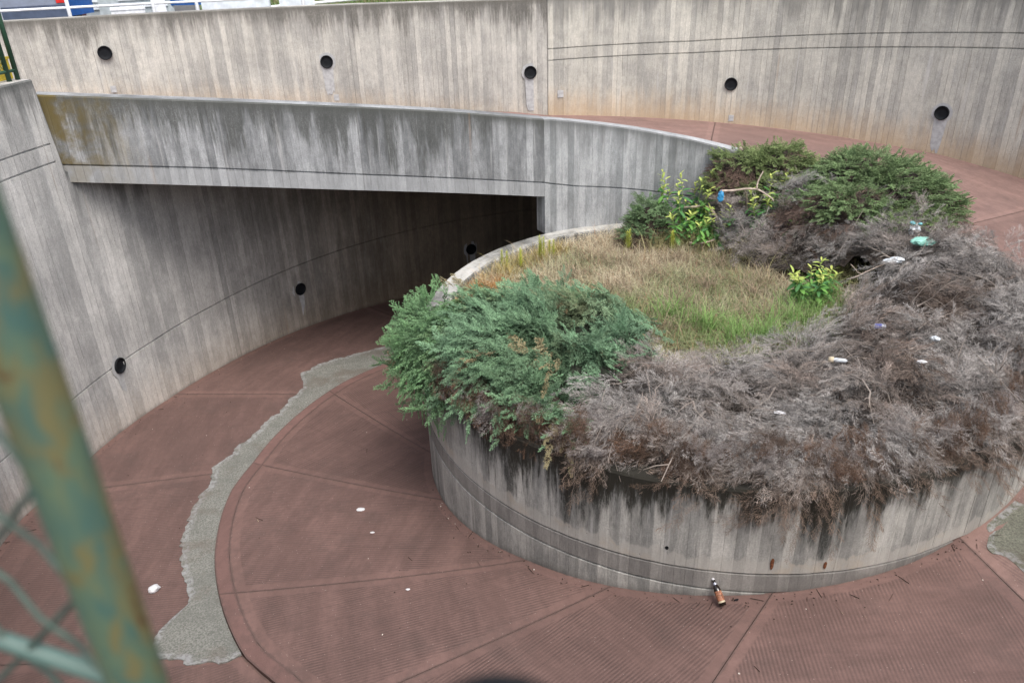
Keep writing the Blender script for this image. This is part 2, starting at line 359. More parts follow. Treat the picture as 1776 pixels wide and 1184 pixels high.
def board_wall(name, mat, path, side, joints=(), thick=0.3, parent=None, step=0.1, s0=0.0, jog=0.0016):
    """path rows: x, y, ztop, zbot, zjoint0, zjoint1 ...; the front face looks to the side given (+1 = left of travel)"""
    P, S = resample(path, step); n = len(P)
    T = np.gradient(P[:, :2], axis=0); T /= np.linalg.norm(T, axis=1)[:, None]
    Nn = np.stack([-T[:, 1], T[:, 0]], 1)*side
    m = MB(); r = random.Random(5)
    for i in range(n-1):
        o = r.uniform(-jog, jog)
        cols = []
        for k in (i, i+1):
            zt, zb = P[k, 2], P[k, 3]
            rows = [(zb, 0.0)]
            for j in sorted(P[k, 4+q] for q in joints):
                if j-0.02 > zb: rows += [(j-0.013, 0.0), (j-0.010, -0.026), (j+0.010, -0.026), (j+0.013, 0.0)]
                else: rows += [(zb, 0.0)]*4
            rows += [(zt-0.018, 0.0), (zt, -0.018), (zt+0.002, -thick+0.018), (zt-0.018, -thick), (zb, -thick)]
            cols.append([(P[k, 0]+Nn[k, 0]*(d+(o if d > -0.02 else 0)), P[k, 1]+Nn[k, 1]*(d+(o if d > -0.02 else 0)), z, S[k]+s0, zt, zb) for z, d in rows])
        for q in range(len(cols[0])-1):
            a, b, c2, d2 = cols[0][q], cols[1][q], cols[1][q+1], cols[0][q+1]
            quad = [a, b, c2, d2]
            if side > 0: quad = quad[::-1]
            cap = q >= len(cols[0])-4
            uvq = [((60.02 if x in (a, b) else 60.07) if q == len(cols[0])-4 else x[3], x[3] if q == len(cols[0])-4 else x[2]) for x in quad]
            m.quad([x[:3] for x in quad], uvq, [(0.32 if cap else max(0, x[4]-x[2]), x[2]-x[5]) for x in quad])
    for k, rev in ((0, side > 0), (n-1, side < 0)):
        f, b2 = P[k, :2], P[k, :2]-Nn[k]*thick
        q = [(f[0], f[1], P[k, 3]), (b2[0], b2[1], P[k, 3]), (b2[0], b2[1], P[k, 2]-.01), (f[0], f[1], P[k, 2]-.01)]
        uvs = [(0, P[k, 3]), (thick, P[k, 3]), (thick, P[k, 2]), (0, P[k, 2])]; es = [(P[k, 2]-P[k, 3], 0)]*2 + [(0, P[k, 2]-P[k, 3])]*2
        if rev: q, uvs, es = q[::-1], uvs[::-1], es[::-1]
        m.quad(q, uvs, es)
    return m.build(name, mat, parent)

# planter wall (full circle)
rows = []
for ph in np.arange(72, -288.1, -2.0):
    p = pol(float(np.interp(ph, [-65, -48, -30, 0, 40], [3.5, 3.58, 3.72, 3.70, 3.5])), ph); rows.append((p.x, p.y, -4.11 + 0.012*math.sin(ph*0.05), gz(ph)-0.06, -5.0, -5.21))
planter = tag(board_wall('planter_wall', M_PLANTER, rows, 1, joints=(0, 1), thick=0.27),
              'round grey concrete planter wall with black algae streaks in the middle of the ramp', 'wall')

# parapet over the tunnel mouth: straight beam, then wall on the planter
bp = smooth_path([(-5.66, 9.85, -1.52, -2.59, -2.372), (-4.0, 10.42, -1.74, -2.86, -2.62), (-2.28, 10.90, -1.955, -3.115, -2.885), (-0.8, 11.27, -2.15, -3.32, -3.10), (*pol(3.495, 121.62)[:2], -2.36, -3.515, -3.30)], 8)
beam = tag(board_wall('parapet_beam', M_PARAPET, bp, -1, joints=(0,), thick=0.26),
           'long grey concrete parapet beam spanning the dark tunnel mouth, mossy yellow at its left end', 'parapet')
rows = []
for th in np.arange(121.6, 0, -2.0):
    r = float(np.interp(th, [58, 90, 103, 123.6], [3.38, 3.38, 3.43, 3.5])); p = pol(r, th)
    zt = gz(th)+0.10 if th < 60 else float(np.interp(th, [58, 62, 69.6, 82.5, 97, 112.4, 123.6], [-3.22, -3.12, -3.0, -2.82, -2.64, -2.46, -2.33]))
    zj = float(np.interp(th, [60, 92, 102.6, 112.2, 123.9], [-3.9, -3.61, -3.52, -3.44, -3.275]))
    rows.append((p.x, p.y, zt, -4.26 if th < 119 else -4.105, zj if th > 60 else -99))
rows[0] = (rows[0][0], rows[0][1], -2.362, -4.108, -3.30)
pilp = tag(board_wall('parapet_wall', M_PILLAR, rows, -1, joints=(0,), thick=0.25),
           'curved grey concrete parapet standing on the back rim of the planter beside the tunnel mouth', 'wall')

# lower ramp outer wall: one curve from beside the photographer into the tunnel
rows = []
for th in list(np.arange(58.0, 170.6, 1.5))+[171.2, 171.25]+list(np.arange(172.5, 262.1, 1.5)):
    p = pol(rlow(th), th); ph = th-360; ins = th < 171.22
    zt = float(np.interp(th, [58, 101, 123, 140, 171], [-3.9, -3.6, -3.4, -3.0, -2.45])) if ins else -1.33
    rows.append((p.x, p.y, zt, gz(ph)-0.12, -5.2, -99 if ins else -2.09, -99 if ins else -2.31))
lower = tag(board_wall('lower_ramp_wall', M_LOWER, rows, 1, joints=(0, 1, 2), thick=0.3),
            'tall grey board-marked wall outside the lower ramp, curving from left into the tunnel', 'wall')

# upper ramp retaining wall
seg = [(0.885, 16.37), (-3.0, 16.5), (-6.1, 15.95), (-8.9, 15.1), (-14.0, 13.2), (-20, 12)]
gp = smooth_path([(x, y, -1.07, z) for (x, y), z in zip(seg, (-3.5, -3.1, -2.8, -2.6, -2.4, -2.0))], 8)
backl = tag(board_wall('retaining_wall', M_BACK, gp, 1, thick=0.3),
            'pale board-marked retaining wall behind the parapet, left of its vertical joint', 'wall')
rows = []
for ph in np.arange(-97.0, 101.1, 1.5):
    R = float(np.interp(ph, [-97, -40, 20, 101], [8.5, 8.2, 7.9, 7.9])); p = pol(R, ph)
    rows.append((p.x, p.y, -1.07, gz(ph)-0.12, float(np.interp(ph, [38.6, 57.2, 80.1, 100.6], [-1.88, -2.0, -2.15, -2.2])), float(np.interp(ph, [38.6, 57.2, 80.1, 100.6], [-1.64, -1.76, -1.93, -1.985]))))
backr = tag(board_wall('retaining_wall', M_BACKR, rows, 1, joints=(0, 1), thick=0.3, s0=0.0),
            'curved retaining wall with two horizontal joints and ochre foot at the right', 'wall')

# ------------------------------------------------------------------ ramp slabs
ramp = tag(bpy.data.objects.new('ramp_floor', None), kind='structure'); col.objects.link(ramp)
def slab(ja, jb, r0, r1, lift, mat, name='slab', nr=10, nt=10, gap=0.0035, rib=None):
    """ja, jb: functions r -> phi; r0, r1: functions phi -> r or numbers"""
    f0 = r0 if callable(r0) else (lambda p: r0); f1 = r1 if callable(r1) else (lambda p: r1)
    m = MB(); G = []
    for i in range(nr+1):
        row = []
        for j in range(nt+1):
            t = j/nt; rr = 4.0
            for _ in range(3):
                ph = ja(rr)*(1-t)+jb(rr)*t; a0, a1 = f0(ph), f1(ph); rr = a0+(a1-a0)*i/nr
            wdt = abs(jb(rr)-ja(rr))*math.pi/180*rr; ph += (gap/rr*180/math.pi)*(1-2*t)*(1 if jb(rr) > ja(rr) else -1)
            p = pol(rr, ph); row.append(((p.x, p.y, gz(ph)+lift), min(t, 1-t)*wdt, min(i, nr-i)/nr*(a1-a0)))
        G.append(row)
    a = Vector(G[0][nt//2][0]); b = Vector(G[nr][nt//2][0]); d = (b-a).xy.normalized()
    if rib: d = Vector(rib).normalized()
    def vt(k): p = k[0]; return (p[0]*d.y-p[1]*d.x, p[0]*d.x+p[1]*d.y)
    for i in range(nr):
        for j in range(nt):
            q = [G[i][j], G[i][j+1], G[i+1][j+1], G[i+1][j]]
            m.quad([k[0] for k in q], [vt(k) for k in q], [(k[1], k[2]) for k in q])
    ring = [G[0][j] for j in range(nt+1)] + [G[i][nt] for i in range(1, nr+1)] + [G[nr][j] for j in range(nt-1, -1, -1)] + [G[i][0] for i in range(nr-1, 0, -1)]
    for k in range(len(ring)):
        a, b = ring[k], ring[(k+1) % len(ring)]
        m.quad([a[0], b[0], (b[0][0], b[0][1], b[0][2]-0.06), (a[0][0], a[0][1], a[0][2]-0.06)], None, [(0, 0)]*4)
    return m.build(name, mat, ramp)
def kr(ph): return float(np.interp(ph, [-300, -217, -205, -193, -179, -173, -168, -160, -150, -144, -139, -110, -60], [5.3, 5.5, 5.64, 5.73, 5.86, 5.98, 6.02, 6.06, 6.07, 6.07, 5.98, 5.9, 5.9]))
def lin(ra, pa, rb, pb):
    """the straight line through two polar points, as r -> phi"""
    a = np.array(pol(ra, pa)[:2])-(CX, CY); b = np.array(pol(rb, pb)[:2])-(CX, CY); d = b-a
    def f(r):
        A = d@d; B = 2*a@d; C = a@a-r*r; D = max(0.0, B*B-4*A*C); t = (-B+math.sqrt(D))/(2*A); q = a+d*t
        p = math.degrees(math.atan2(q[1], q[0])); ref = pa
        return p+360*round((ref-p)/360)
    return f
JN = [lin(3.6, -292, 6, -305), lin(3.6, -262, 6, -275), lin(3.6, -235, 6, -248), lin(3.6, -211, 6, -224), lin(4.08, -188.3, 5.61, -200.7), lin(3.79, -163.5, 5.85, -178.9),
      lin(3.74, -135.4, 6.08, -153.8), lin(3.75, -119.2, 5.32, -130.5), lin(3.58, -93.9, 4.44, -101.8), lin(3.51, -62.2, 4.25, -65.2)]
for a, b in zip(JN[:-1], JN[1:]):
    slab(a, b, 3.49, lambda p: kr(p)-0.151, 0.0, M_RED, rib=(0.08, 1) if b is JN[-1] else None)
# kerb strip, one piece per bay
for a, b in zip(JN[:-1], JN[1:]):
    slab(a, b, lambda p: kr(p)-0.150, kr, 0.002, M_KERB, name='kerb_stone', nr=2, nt=12, gap=0.002)
JO = [lin(6, -298, 8, -298), lin(6, -262, 8, -260), lin(6, -230, 8, -228), lin(6.08, -199.1, 7.74, -195.3), lin(6.36, -177.3, 7.58, -176.1), lin(6.07, -144.5, 6.64, -148.2), lin(6, -112, 8, -118), lin(6, -67, 8, -75)]
for a, b in zip(JO[:-1], JO[1:]):
    slab(a, b, lambda p: kr(p)+0.004, lambda p: rlow(p+360)+0.02 if p < -98 else 8.5, -0.035, M_RED, nr=8, nt=12)
JU = [lin(3.5, -62.2, 4.25, -65.2)]+[lin(3.5, p, 8, p-3) for p in (-40, -16, 6, 31, 55, 79)]+[lin(3.5, 101, 8, 101)]
for a, b in zip(JU[:-1], JU[1:]):
    slab(a, b, lambda p: 3.49 if p < 2 else 3.66, lambda p: float(np.interp(p, [-97, -40, 20, 101], [8.5, 8.2, 7.9, 7.9]))+0.02, 0.0, M_REDFAR, nr=10, nt=10)
# straight approach deck and the soffit under it
st_i = [(pol(3.66, 101).x, pol(3.66, 101).y), (pol(3.7, 112).x, pol(3.7, 112).y), (0.36, 11.72), (-2.32, 11.08), (-5.70, 9.98), (-9, 9.7), (-20, 10.2)]
st_o = [(0.89, 16.37), (0.2, 16.4), (-0.8, 16.43), (-3.6, 16.45), (-6.9, 15.75), (-10, 14.75), (-20, 12.05)]
st_z = [-3.26, -3.16, -3.05, -2.72, -2.2, -2.1, -2.0]
st_zo = [-3.26, -3.18, -3.12, -3.06, -3.05, -3.0, -2.9]
def strip(name, mat, dz, I, O, Z, ZO, parent=None):
    m = MB()
    for k in range(len(I)-1):
        for q in range(8):
            def P(k, t): return (I[k][0]*(1-t)+O[k][0]*t, I[k][1]*(1-t)+O[k][1]*t, Z[k]*(1-t)+ZO[k]*t+dz)
            pts = [P(k, q/8), P(k+1, q/8), P(k+1, (q+1)/8), P(k, (q+1)/8)]
            m.quad(pts, [(p[0], p[1]) for p in pts], [(9, 0.5 if 0 < (q if i in (0, 1) else q+1) < 8 else 0.0) for i in range(4)])
    return m.build(name, mat, parent)
strip('deck_slab', M_REDFAR, -0.003, st_i, st_o, st_z, st_zo, ramp)
ui = [(pol(3.62, p).x, pol(3.62, p).y) for p in (55, 70, 85)] + st_i[:5]
uo = [(pol(8.1, p).x, pol(8.1, p).y) for p in (55, 70, 85)] + st_o[:5]
uz = [gz(p) for p in (55, 70, 85)] + st_z[:5]
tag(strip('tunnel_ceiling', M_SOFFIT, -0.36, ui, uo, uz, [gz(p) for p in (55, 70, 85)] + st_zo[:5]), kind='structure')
m = MB(); a, b = pol(3.3, 57), pol(8.2, 57); m.quad([(a.x, a.y, -8), (b.x, b.y, -8), (b.x, b.y, -4.0), (a.x, a.y, -4.0)]); tag(m.build('added_tunnel_end', M_SOFFIT), kind='structure')  # unseen wall added to close the tunnel and keep it dark
m = MB()
for ph in range(-304, 101, 4):
    ri = 3.3 if ph < -2 else 3.66
    a, b, c, d = pol(ri, ph), pol(8.7, ph), pol(8.7, ph+4), pol(ri, ph+4)
    m.quad([(a.x, a.y, gz(ph)-.10), (b.x, b.y, gz(ph)-.10), (c.x, c.y, gz(ph+4)-.10), (d.x, d.y, gz(ph+4)-.10)])
m.build('subbase', M_DARK, ramp)

# cement patches: jagged outlines standing a few mm proud of the slab
def patch(name, outer, inner, lift, mat, parent, jag=0.035, nacross=5, thick=0.02, step=0.045):
    """outer / inner: (r, phi) polylines running the same way"""
    def cart(L): return [tuple(pol(r, p)[:2])+(p,) for r, p in L]
    A, _ = resample(cart(outer), step); n = len(A)
    B = np.array(cart(inner), float); d = np.r_[0, np.cumsum(np.linalg.norm(np.diff(B[:, :2], axis=0), axis=1))]
    s = np.linspace(0, d[-1], n); B = np.stack([np.interp(s, d, B[:, k]) for k in range(3)], 1)
    r = np.random.default_rng(3); k = np.convolve(r.normal(0, 1, n+6), np.ones(4)/4, 'same')[3:-3]*jag + r.normal(0, jag*0.25, n)
    D = A[:, :2]-B[:, :2]; L = np.linalg.norm(D, axis=1)[:, None]; A[:, :2] += D/np.maximum(L, .05)*np.minimum(k[:, None], L*0.6)
    m = MB(); G = []
    for i in range(n):
        row = []
        for j in range(nacross+1):
            t = j/nacross; x, y, p = A[i]*(1-t)+B[i]*t; ln = float(np.linalg.norm(A[i, :2]-B[i, :2]))
            row.append(((x, y, gz(p)+lift), min(t*ln, 0.045*min(i, n-1-i)+0.0)))
        G.append(row)
    for i in range(n-1):
        for j in range(nacross):
            q = [G[i][j], G[i+1][j], G[i+1][j+1], G[i][j+1]]
            m.quad([x[0] for x in q], [(x[0][0], x[0][1]) for x in q], [(x[1], 9) for x in q])
        a, b = G[i][0][0], G[i+1][0][0]
        m.quad([a, b, (b[0], b[1], b[2]-thick), (a[0], a[1], a[2]-thick)], None, [(0, 0)]*4)
    for e in (0, n-1):
        for j in range(nacross):
            a, b = G[e][j][0], G[e][j+1][0]; m.quad([a, b, (b[0], b[1], b[2]-thick), (a[0], a[1], a[2]-thick)], None, [(0, 0)]*4)
    return m.build(name, mat, parent)
po = [(6.25, -144.6), (6.45, -146.2), (6.8, -149.5), (6.62, -152.3), (6.37, -154.1), (6.36, -158.1), (6.42, -161.5), (6.45, -165), (6.40, -170.1), (6.31, -174.5), (6.38, -178.1), (6.24, -181.6), (6.12, -188.3), (6.06, -193), (6.12, -197), (6.14, -200.9), (6.5, -204.7), (6.44, -209.2), (6.19, -217.1), (5.95, -224), (5.75, -232)]
pi = [(kr(p)+0.008, p) for p in np.arange(-144.6, -232, -2.0)]
patch('cement_patch', po, pi, -0.022, M_CEM, ramp)
patch('cement_patch', [(3.56, -57.2), (3.72, -61.0), (4.05, -61.2), (4.6, -60.5)], [(3.60, -50), (3.9, -50), (4.3, -52), (4.6, -54)], 0.005, mat_cement('damp_cement', (0.15, 0.15, 0.12)), ramp, thick=0.004)

# ------------------------------------------------------------------ street level ground
def rin(th):
    if th < 101 or th > 263: return 8.35
    if th < 174.4:
        return float(np.interp(th, [101, 124.4, 139.2, 150.1, 164.3, 171.3, 174.4], [8.2, 9.85, 11.5, 13.3, 17.3, 23.0, 24.5]))
    return float(np.interp(th, [174.4, 177.5, 184, 187, 195, 263], [24.0, 8.4, 8.5, 8.65, 8.75, 8.75]))
M_STREET = mat_cement('street_asphalt', (0.10, 0.10, 0.10))
m = MB(); ths = list(np.arange(0, 360, 3.0))+[174.4, 177.5, 171.3]; ths = sorted(set(ths))+[360.0]
rad = [0.0, 1.0, 4.0, 12.0, 40.0, 150.0, 600.0]
for a, b in zip(ths[:-1], ths[1:]):
    for r0, r1 in zip(rad[:-1], rad[1:]):
        q = [pol(rin(a)+r0, a), pol(rin(a)+r1, a), pol(rin(b)+r1, b), pol(rin(b)+r0, b)]
        m.quad([(p.x, p.y, -1.75) for p in q])
tag(m.build('street_ground', M_STREET), kind='structure')

# planter soil
M_SOIL = simple('soil_brown', (0.055, 0.04, 0.028), 0.95, scale=20, var=0.4)
m = MB()
def soilz(x, y): return -4.25 + 0.04*math.sin(x*2.1)*math.cos(y*1.7)
for i in range(8):
    for k in range(36):
        R0, R1 = [3.26+float(np.interp((a+180) % 360-180, [-70, -30, 0, 40], [0, .2, .2, 0])) for a in (k*10, k*10+10)]
        q = [pol(R0*i/8, k*10), pol(R0*(i+1)/8, k*10), pol(R1*(i+1)/8, k*10+10), pol(R1*i/8, k*10+10)]
        m.quad([(p.x, p.y, soilz(p.x, p.y)) for p in q])
tag(m.build('planter_soil', M_SOIL), kind='structure')
#@@PART2
# ------------------------------------------------------------------ drains, plates, mortar on the walls
def on_wall(o, parent, pos, normal):
    n = Vector((normal[0], normal[1], 0)).normalized(); u = Vector((0, 0, 1)); x = u.cross(n)
    o.parent = parent; o.matrix_local = Matrix(((x.x, u.x, n.x, pos[0]), (x.y, u.y, n.y, pos[1]), (x.z, u.z, n.z, pos[2]), (0, 0, 0, 1)))
mb = MB(); mb.lathe([(0.138, -0.02), (0.138, 0.034), (0.134, 0.038), (0.124, 0.037), (0.119, 0.032), (0.117, 0.018), (0.06, 0.016), (0.0001, 0.015)], n=28)
me_pipe = mb.mesh('drain_cap', True); me_pipe.materials.append(M_BLACK)
def mortar_mesh(seed, w=0.16, h=0.55, ring=0.175):
    r = random.Random(seed); m = MB(); n = 36; P = []
    for k in range(n):
        a = 2*math.pi*k/n; x, y = ring*math.cos(a), ring*math.sin(a)
        if y < -0.02: y = y*(h/ring)*(0.9+0.2*r.random()) if abs(x) < w*0.7 else y
        P.append((x*(1+0.10*(r.random()-.5)), y*(1+0.06*(r.random()-.5)), 0.005))
    for k in range(n): m.quad([P[k], P[(k+1) % n], (0, -0.05, 0.006)])
    return m.mesh('mortar_patch')
def drain(parent, pos, seed, tail=0.5, plate=None, scale=1.0):
    nrm = Vector((CX-pos[0], CY-pos[1], 0)) if parent is not backl else Vector((0.05, -1, 0))
    if parent is backl and pos[0] < -5: nrm = Vector((0.29, -0.957, 0))
    o = link('drain_cap', me_pipe, None); on_wall(o, parent, pos, nrm); o.scale = (scale*.9,)*3
    if tail:
        me = mortar_mesh(seed, h=tail); q = link('mortar_patch', me, M_MORT); on_wall(q, parent, pos, nrm)
    if plate:
        mb = MB(); mb.box(-0.05, 0.05, -0.06, 0.06, 0, 0.012); q = mb.build('cover_plate', M_MORT); on_wall(q, parent, plate, nrm)
drain(backl, (-7.401, 15.555, -1.697), 1, 0.0, (-7.409, 15.553, -2.349))
drain(backl, (-3.497, 16.455, -2.098), 2, 0.62, (-3.398, 16.475, -2.792))
drain(backl, (0.545, 16.385, -2.416), 3, 0.70, (0.556, 16.385, -3.102))
drain(backr, (4.542, 16.204, -2.738), 4, 0.0, (4.603, 16.187, -3.403))
drain(backr, (7.868, 14.302, -3.038), 5, 0.72)
mb = MB(); mb.box(-0.06, 0.06, -0.07, 0.07, 0, 0.012); q = mb.build('cover_plate', M_MORT); on_wall(q, backr, (1.146, 16.40, -2.853), (0.13, -1))
for k, (x, y, z, t) in enumerate([(-5.46, 9.79, -5.229, 0.4), (-3.926, 13.415, -5.661, 0.5), (-0.811, 15.80, -5.895, 0.6)]):
    d = Vector((x-CX, y-CY)); th = math.degrees(math.atan2(d.y, d.x)) % 360; p = pol(rlow(th)+0.004, th)
    drain(lower, (p.x, p.y, z), 10+k, t, scale=0.92)

# ------------------------------------------------------------------ juniper sprays
def unit(a): return a/np.maximum(np.linalg.norm(a, axis=-1, keepdims=True), 1e-9)
def spray_template(seed, nside=9, ntw=5, wmain=.016, wside=.010, wtw=.026, twl=.13, flat=.05, droop=.18, sidel=.42, curl=.10, ang=(25, 55), sang=(32, 58)):
    r = np.random.default_rng(seed); V = []; T = []; S = []
    def seg(p, q, w, s0, s1):
        d = unit(np.array(q)-p); a = unit(np.cross(d, r.normal(0, 1, 3)))*w/2
        b = len(V); V.extend([p-a, p+a, np.array(q)]); T.append((b, b+1, b+2)); S.extend([s0, s0, s1])
    n = nside*2; pts = []
    bend = r.normal(0, curl)
    for i in range(n+1):
        t = i/n; pts.append(np.array([t, bend*t*t, 0.16*t-droop*t*t]) + r.normal(0, .008, 3))
    for i in range(0, n, 2): seg(pts[i], pts[min(i+3, n)], wmain*(1.2-t*.5), 0.0, i/n*.4)
    for i in range(1, n):
        t = i/n; L = sidel*(1-0.75*t)*r.uniform(.65, 1.1); s = 1 if i % 2 else -1
        ag = math.radians(r.uniform(*sang)); d = np.array([math.cos(ag), s*math.sin(ag), r.normal(0, flat*3)]); d = unit(d)
        p0 = pts[i]; p1 = p0+d*L*.55; d2 = unit(d+np.array([.35, 0, -.12])+r.normal(0, .12, 3)); p2 = p1+d2*L*.5
        seg(p0, p1, wside, .1, .4); seg(p1, p2, wside*.8, .4, .8)
        for k in range(ntw):
            u = (k+.6)/ntw; b = p0+(p1-p0)*u*2 if u < .5 else p1+(p2-p1)*(u*2-1)
            for sg in ((1, -1) if ntw > 5 else (1 if k % 2 else -1,)):
                a2 = math.radians(r.uniform(*ang))*sg; dd = d if u < .5 else d2
                e = np.array([dd[0]*math.cos(a2)-dd[1]*math.sin(a2), dd[0]*math.sin(a2)+dd[1]*math.cos(a2), dd[2]+r.normal(0, flat*4)])
                seg(b, b+unit(e)*twl*r.uniform(.6, 1.2)*(1.15-.5*t), wtw, .4, 1.0)
    for k in range(4): seg(pts[n-k-1], pts[n-k-1]+np.array([twl, r.normal(0, .06), r.normal(0, .03)]), wtw, .5, 1.0)
    return np.array(V, np.float32), np.array(T, np.int32), np.array(S, np.float32)
DEAD_T = [spray_template(i, 8, 5, wmain=.013, wside=.010, wtw=.0135, twl=.20, flat=.10, curl=.25, droop=.30, ang=(12, 38), sang=(20, 48), sidel=.5) for i in range(8)]
GREEN_T = [spray_template(50+i, 8, 6, wmain=.016, wside=.016, wtw=.034, twl=.105, flat=.06, curl=.15, droop=.10, sidel=.36) for i in range(6)]

def instance(P, Dr, U, S, C, temps, root_c=None, tipf=(0.75, 1.15), tip_c=None):
    """P positions, Dr forward, U up, S sizes, C base colours -> triangle soup"""
    P = np.asarray(P); Dr = unit(np.asarray(Dr)); Sd = unit(np.cross(U, Dr)); Uu = np.cross(Dr, Sd)
    idx = rng.integers(0, len(temps), len(P)); Vs = []; Ts = []; Cs = []; off = 0
    for k, (V, T, s) in enumerate(temps):
        q = np.where(idx == k)[0]
        if len(q) == 0: continue
        M = np.stack([Dr[q], Sd[q], Uu[q]], 2)*S[q, None, None]
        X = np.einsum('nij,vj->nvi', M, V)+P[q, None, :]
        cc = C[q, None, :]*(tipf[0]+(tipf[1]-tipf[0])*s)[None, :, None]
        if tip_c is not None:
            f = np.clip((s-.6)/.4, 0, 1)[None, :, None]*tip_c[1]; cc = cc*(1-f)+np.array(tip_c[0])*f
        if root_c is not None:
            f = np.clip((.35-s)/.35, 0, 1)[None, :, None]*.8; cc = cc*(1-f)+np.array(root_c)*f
        tt = T[None]+(off+np.arange(len(q))*len(V))[:, None, None]
        Vs.append(X.reshape(-1, 3)); Ts.append(tt.reshape(-1, 3)); Cs.append(cc.reshape(-1, 3)); off += len(q)*len(V)
    return np.concatenate(Vs), np.concatenate(Ts), np.concatenate(Cs)

def vnoise(x, y, sc=1.0, seed=0):
    """cheap smooth value noise in numpy"""
    x = np.asarray(x)*sc+seed*13.7; y = np.asarray(y)*sc-seed*7.3; xi = np.floor(x).astype(int); yi = np.floor(y).astype(int)
    fx = x-xi; fy = y-yi; fx = fx*fx*(3-2*fx); fy = fy*fy*(3-2*fy)
    def h(a, b): v = np.sin(a*127.1+b*311.7+seed*17.0)*43758.5453; return v-np.floor(v)
    return (h(xi, yi)*(1-fx)+h(xi+1, yi)*fx)*(1-fy)+(h(xi, yi+1)*(1-fx)+h(xi+1, yi+1)*fx)*fy
def inpoly(x, y, poly):
    x = np.asarray(x); y = np.asarray(y); c = np.zeros(x.shape, bool); n = len(poly)
    for i in range(n):
        x1, y1 = poly[i]; x2, y2 = poly[(i+1) % n]
        c ^= ((y1 > y) != (y2 > y)) & (x < (x2-x1)*(y-y1)/(y2-y1+1e-12)+x1)
    return c
GREEN = [(-1.9, 7.0), (-1.9, 8.35), (-0.95, 8.30), (-0.45, 8.35), (-0.05, 8.75), (0.35, 9.15), (0.75, 9.05), (1.15, 9.15), (1.45, 8.8), (1.65, 8.1), (1.55, 7.35), (1.05, 6.85), (0.85, 6.5), (0.62, 6.1), (0.42, 5.7), (0.2, 5.2), (-0.6, 5.2), (-1.6, 5.9)]
GRASS = [(-1.1, 8.55), (-0.9, 9.6), (0.4, 12.1), (2.4, 12.2), (3.0, 10.9), (3.29, 10.1), (3.9, 9.6), (4.5, 9.3), (4.5, 8.75), (4.05, 8.36), (3.27, 7.85), (2.51, 7.45), (1.74, 7.3), (1.35, 7.3), (1.5, 8.8), (1.1, 9.0), (0.3, 9.0), (-0.3, 8.4)]
def dead_top(x, y):
    th = np.degrees(np.arctan2(y-CY, x-CX)); r = np.hypot(x-CX, y-CY)
    up_ = np.clip((th+45)/60, 0, 1)*np.clip((75-th)/30, 0, 1)*np.clip((r-0.8)/2.0, 0, 1)
    h = 0.42+0.42*up_+0.30*(vnoise(x, y, 1.5, 1)-.5)+0.30*(vnoise(x, y, 3.4, 2)-.5)
    gd = np.clip((np.hypot(x-2.2, (y-8.8)*.9)-1.0)/1.3, 0.25, 1)       # lower beside the grass
    return -4.22+h*gd
def green_top(x, y):
    h = 0.56+0.30*(vnoise(x, y, 1.7, 5)-.5)+0.36*(vnoise(x, y, 3.6, 6)-.5); return -4.22+h*np.clip((1.9-x)/1.0, .35, 1)*np.clip((9.1-y)/.9, .35, 1)
def mound(topf, sel, n, rmax=3.15, over=(0.45, 0.62), amax=118, thr=(0, 360), edge_n=1.0, ofun=None):
    """points and outward normals over the mound: flat part in the bed, and the drape over the coping"""
    a = rng.uniform(0, 2*math.pi, n); r = rmax*np.sqrt(rng.uniform(0, 1, n)); x = CX+r*np.cos(a); y = CY+r*np.sin(a)
    k = sel(x, y); x, y = x[k], y[k]; P1 = np.stack([x, y, topf(x, y)], 1)
    e = .06; nx = -(topf(x+e, y)-topf(x-e, y))/(2*e); ny = -(topf(x, y+e)-topf(x, y-e))/(2*e)
    N1 = unit(np.stack([nx, ny, np.ones_like(nx)], 1))
    m = int(n*edge_n); th = np.radians(rng.uniform(thr[0], thr[1], m)); al = np.radians(rng.uniform(0, amax, m))
    bx, by = CX+rmax*np.cos(th), CY+rmax*np.sin(th); tz = topf(bx, by)
    A = over[0]+(over[1]-over[0])*vnoise(np.degrees(th)/16.0, al*1.2, 1.0, 3); z0 = -4.20; B = tz-z0
    if ofun is not None: A = A*ofun(np.degrees(th))
    rr = rmax+A*np.sin(al); P2 = np.stack([CX+rr*np.cos(th), CY+rr*np.sin(th), z0+B*np.cos(al)*np.where(al > math.pi/2, .55, 1)], 1)
    N2 = unit(np.stack([np.cos(th)*np.sin(al), np.sin(th)*np.sin(al), np.cos(al)*1.0], 1))
    k = sel(P2[:, 0], P2[:, 1]); return np.concatenate([P1, P2[k]]), np.concatenate([N1, N2[k]])
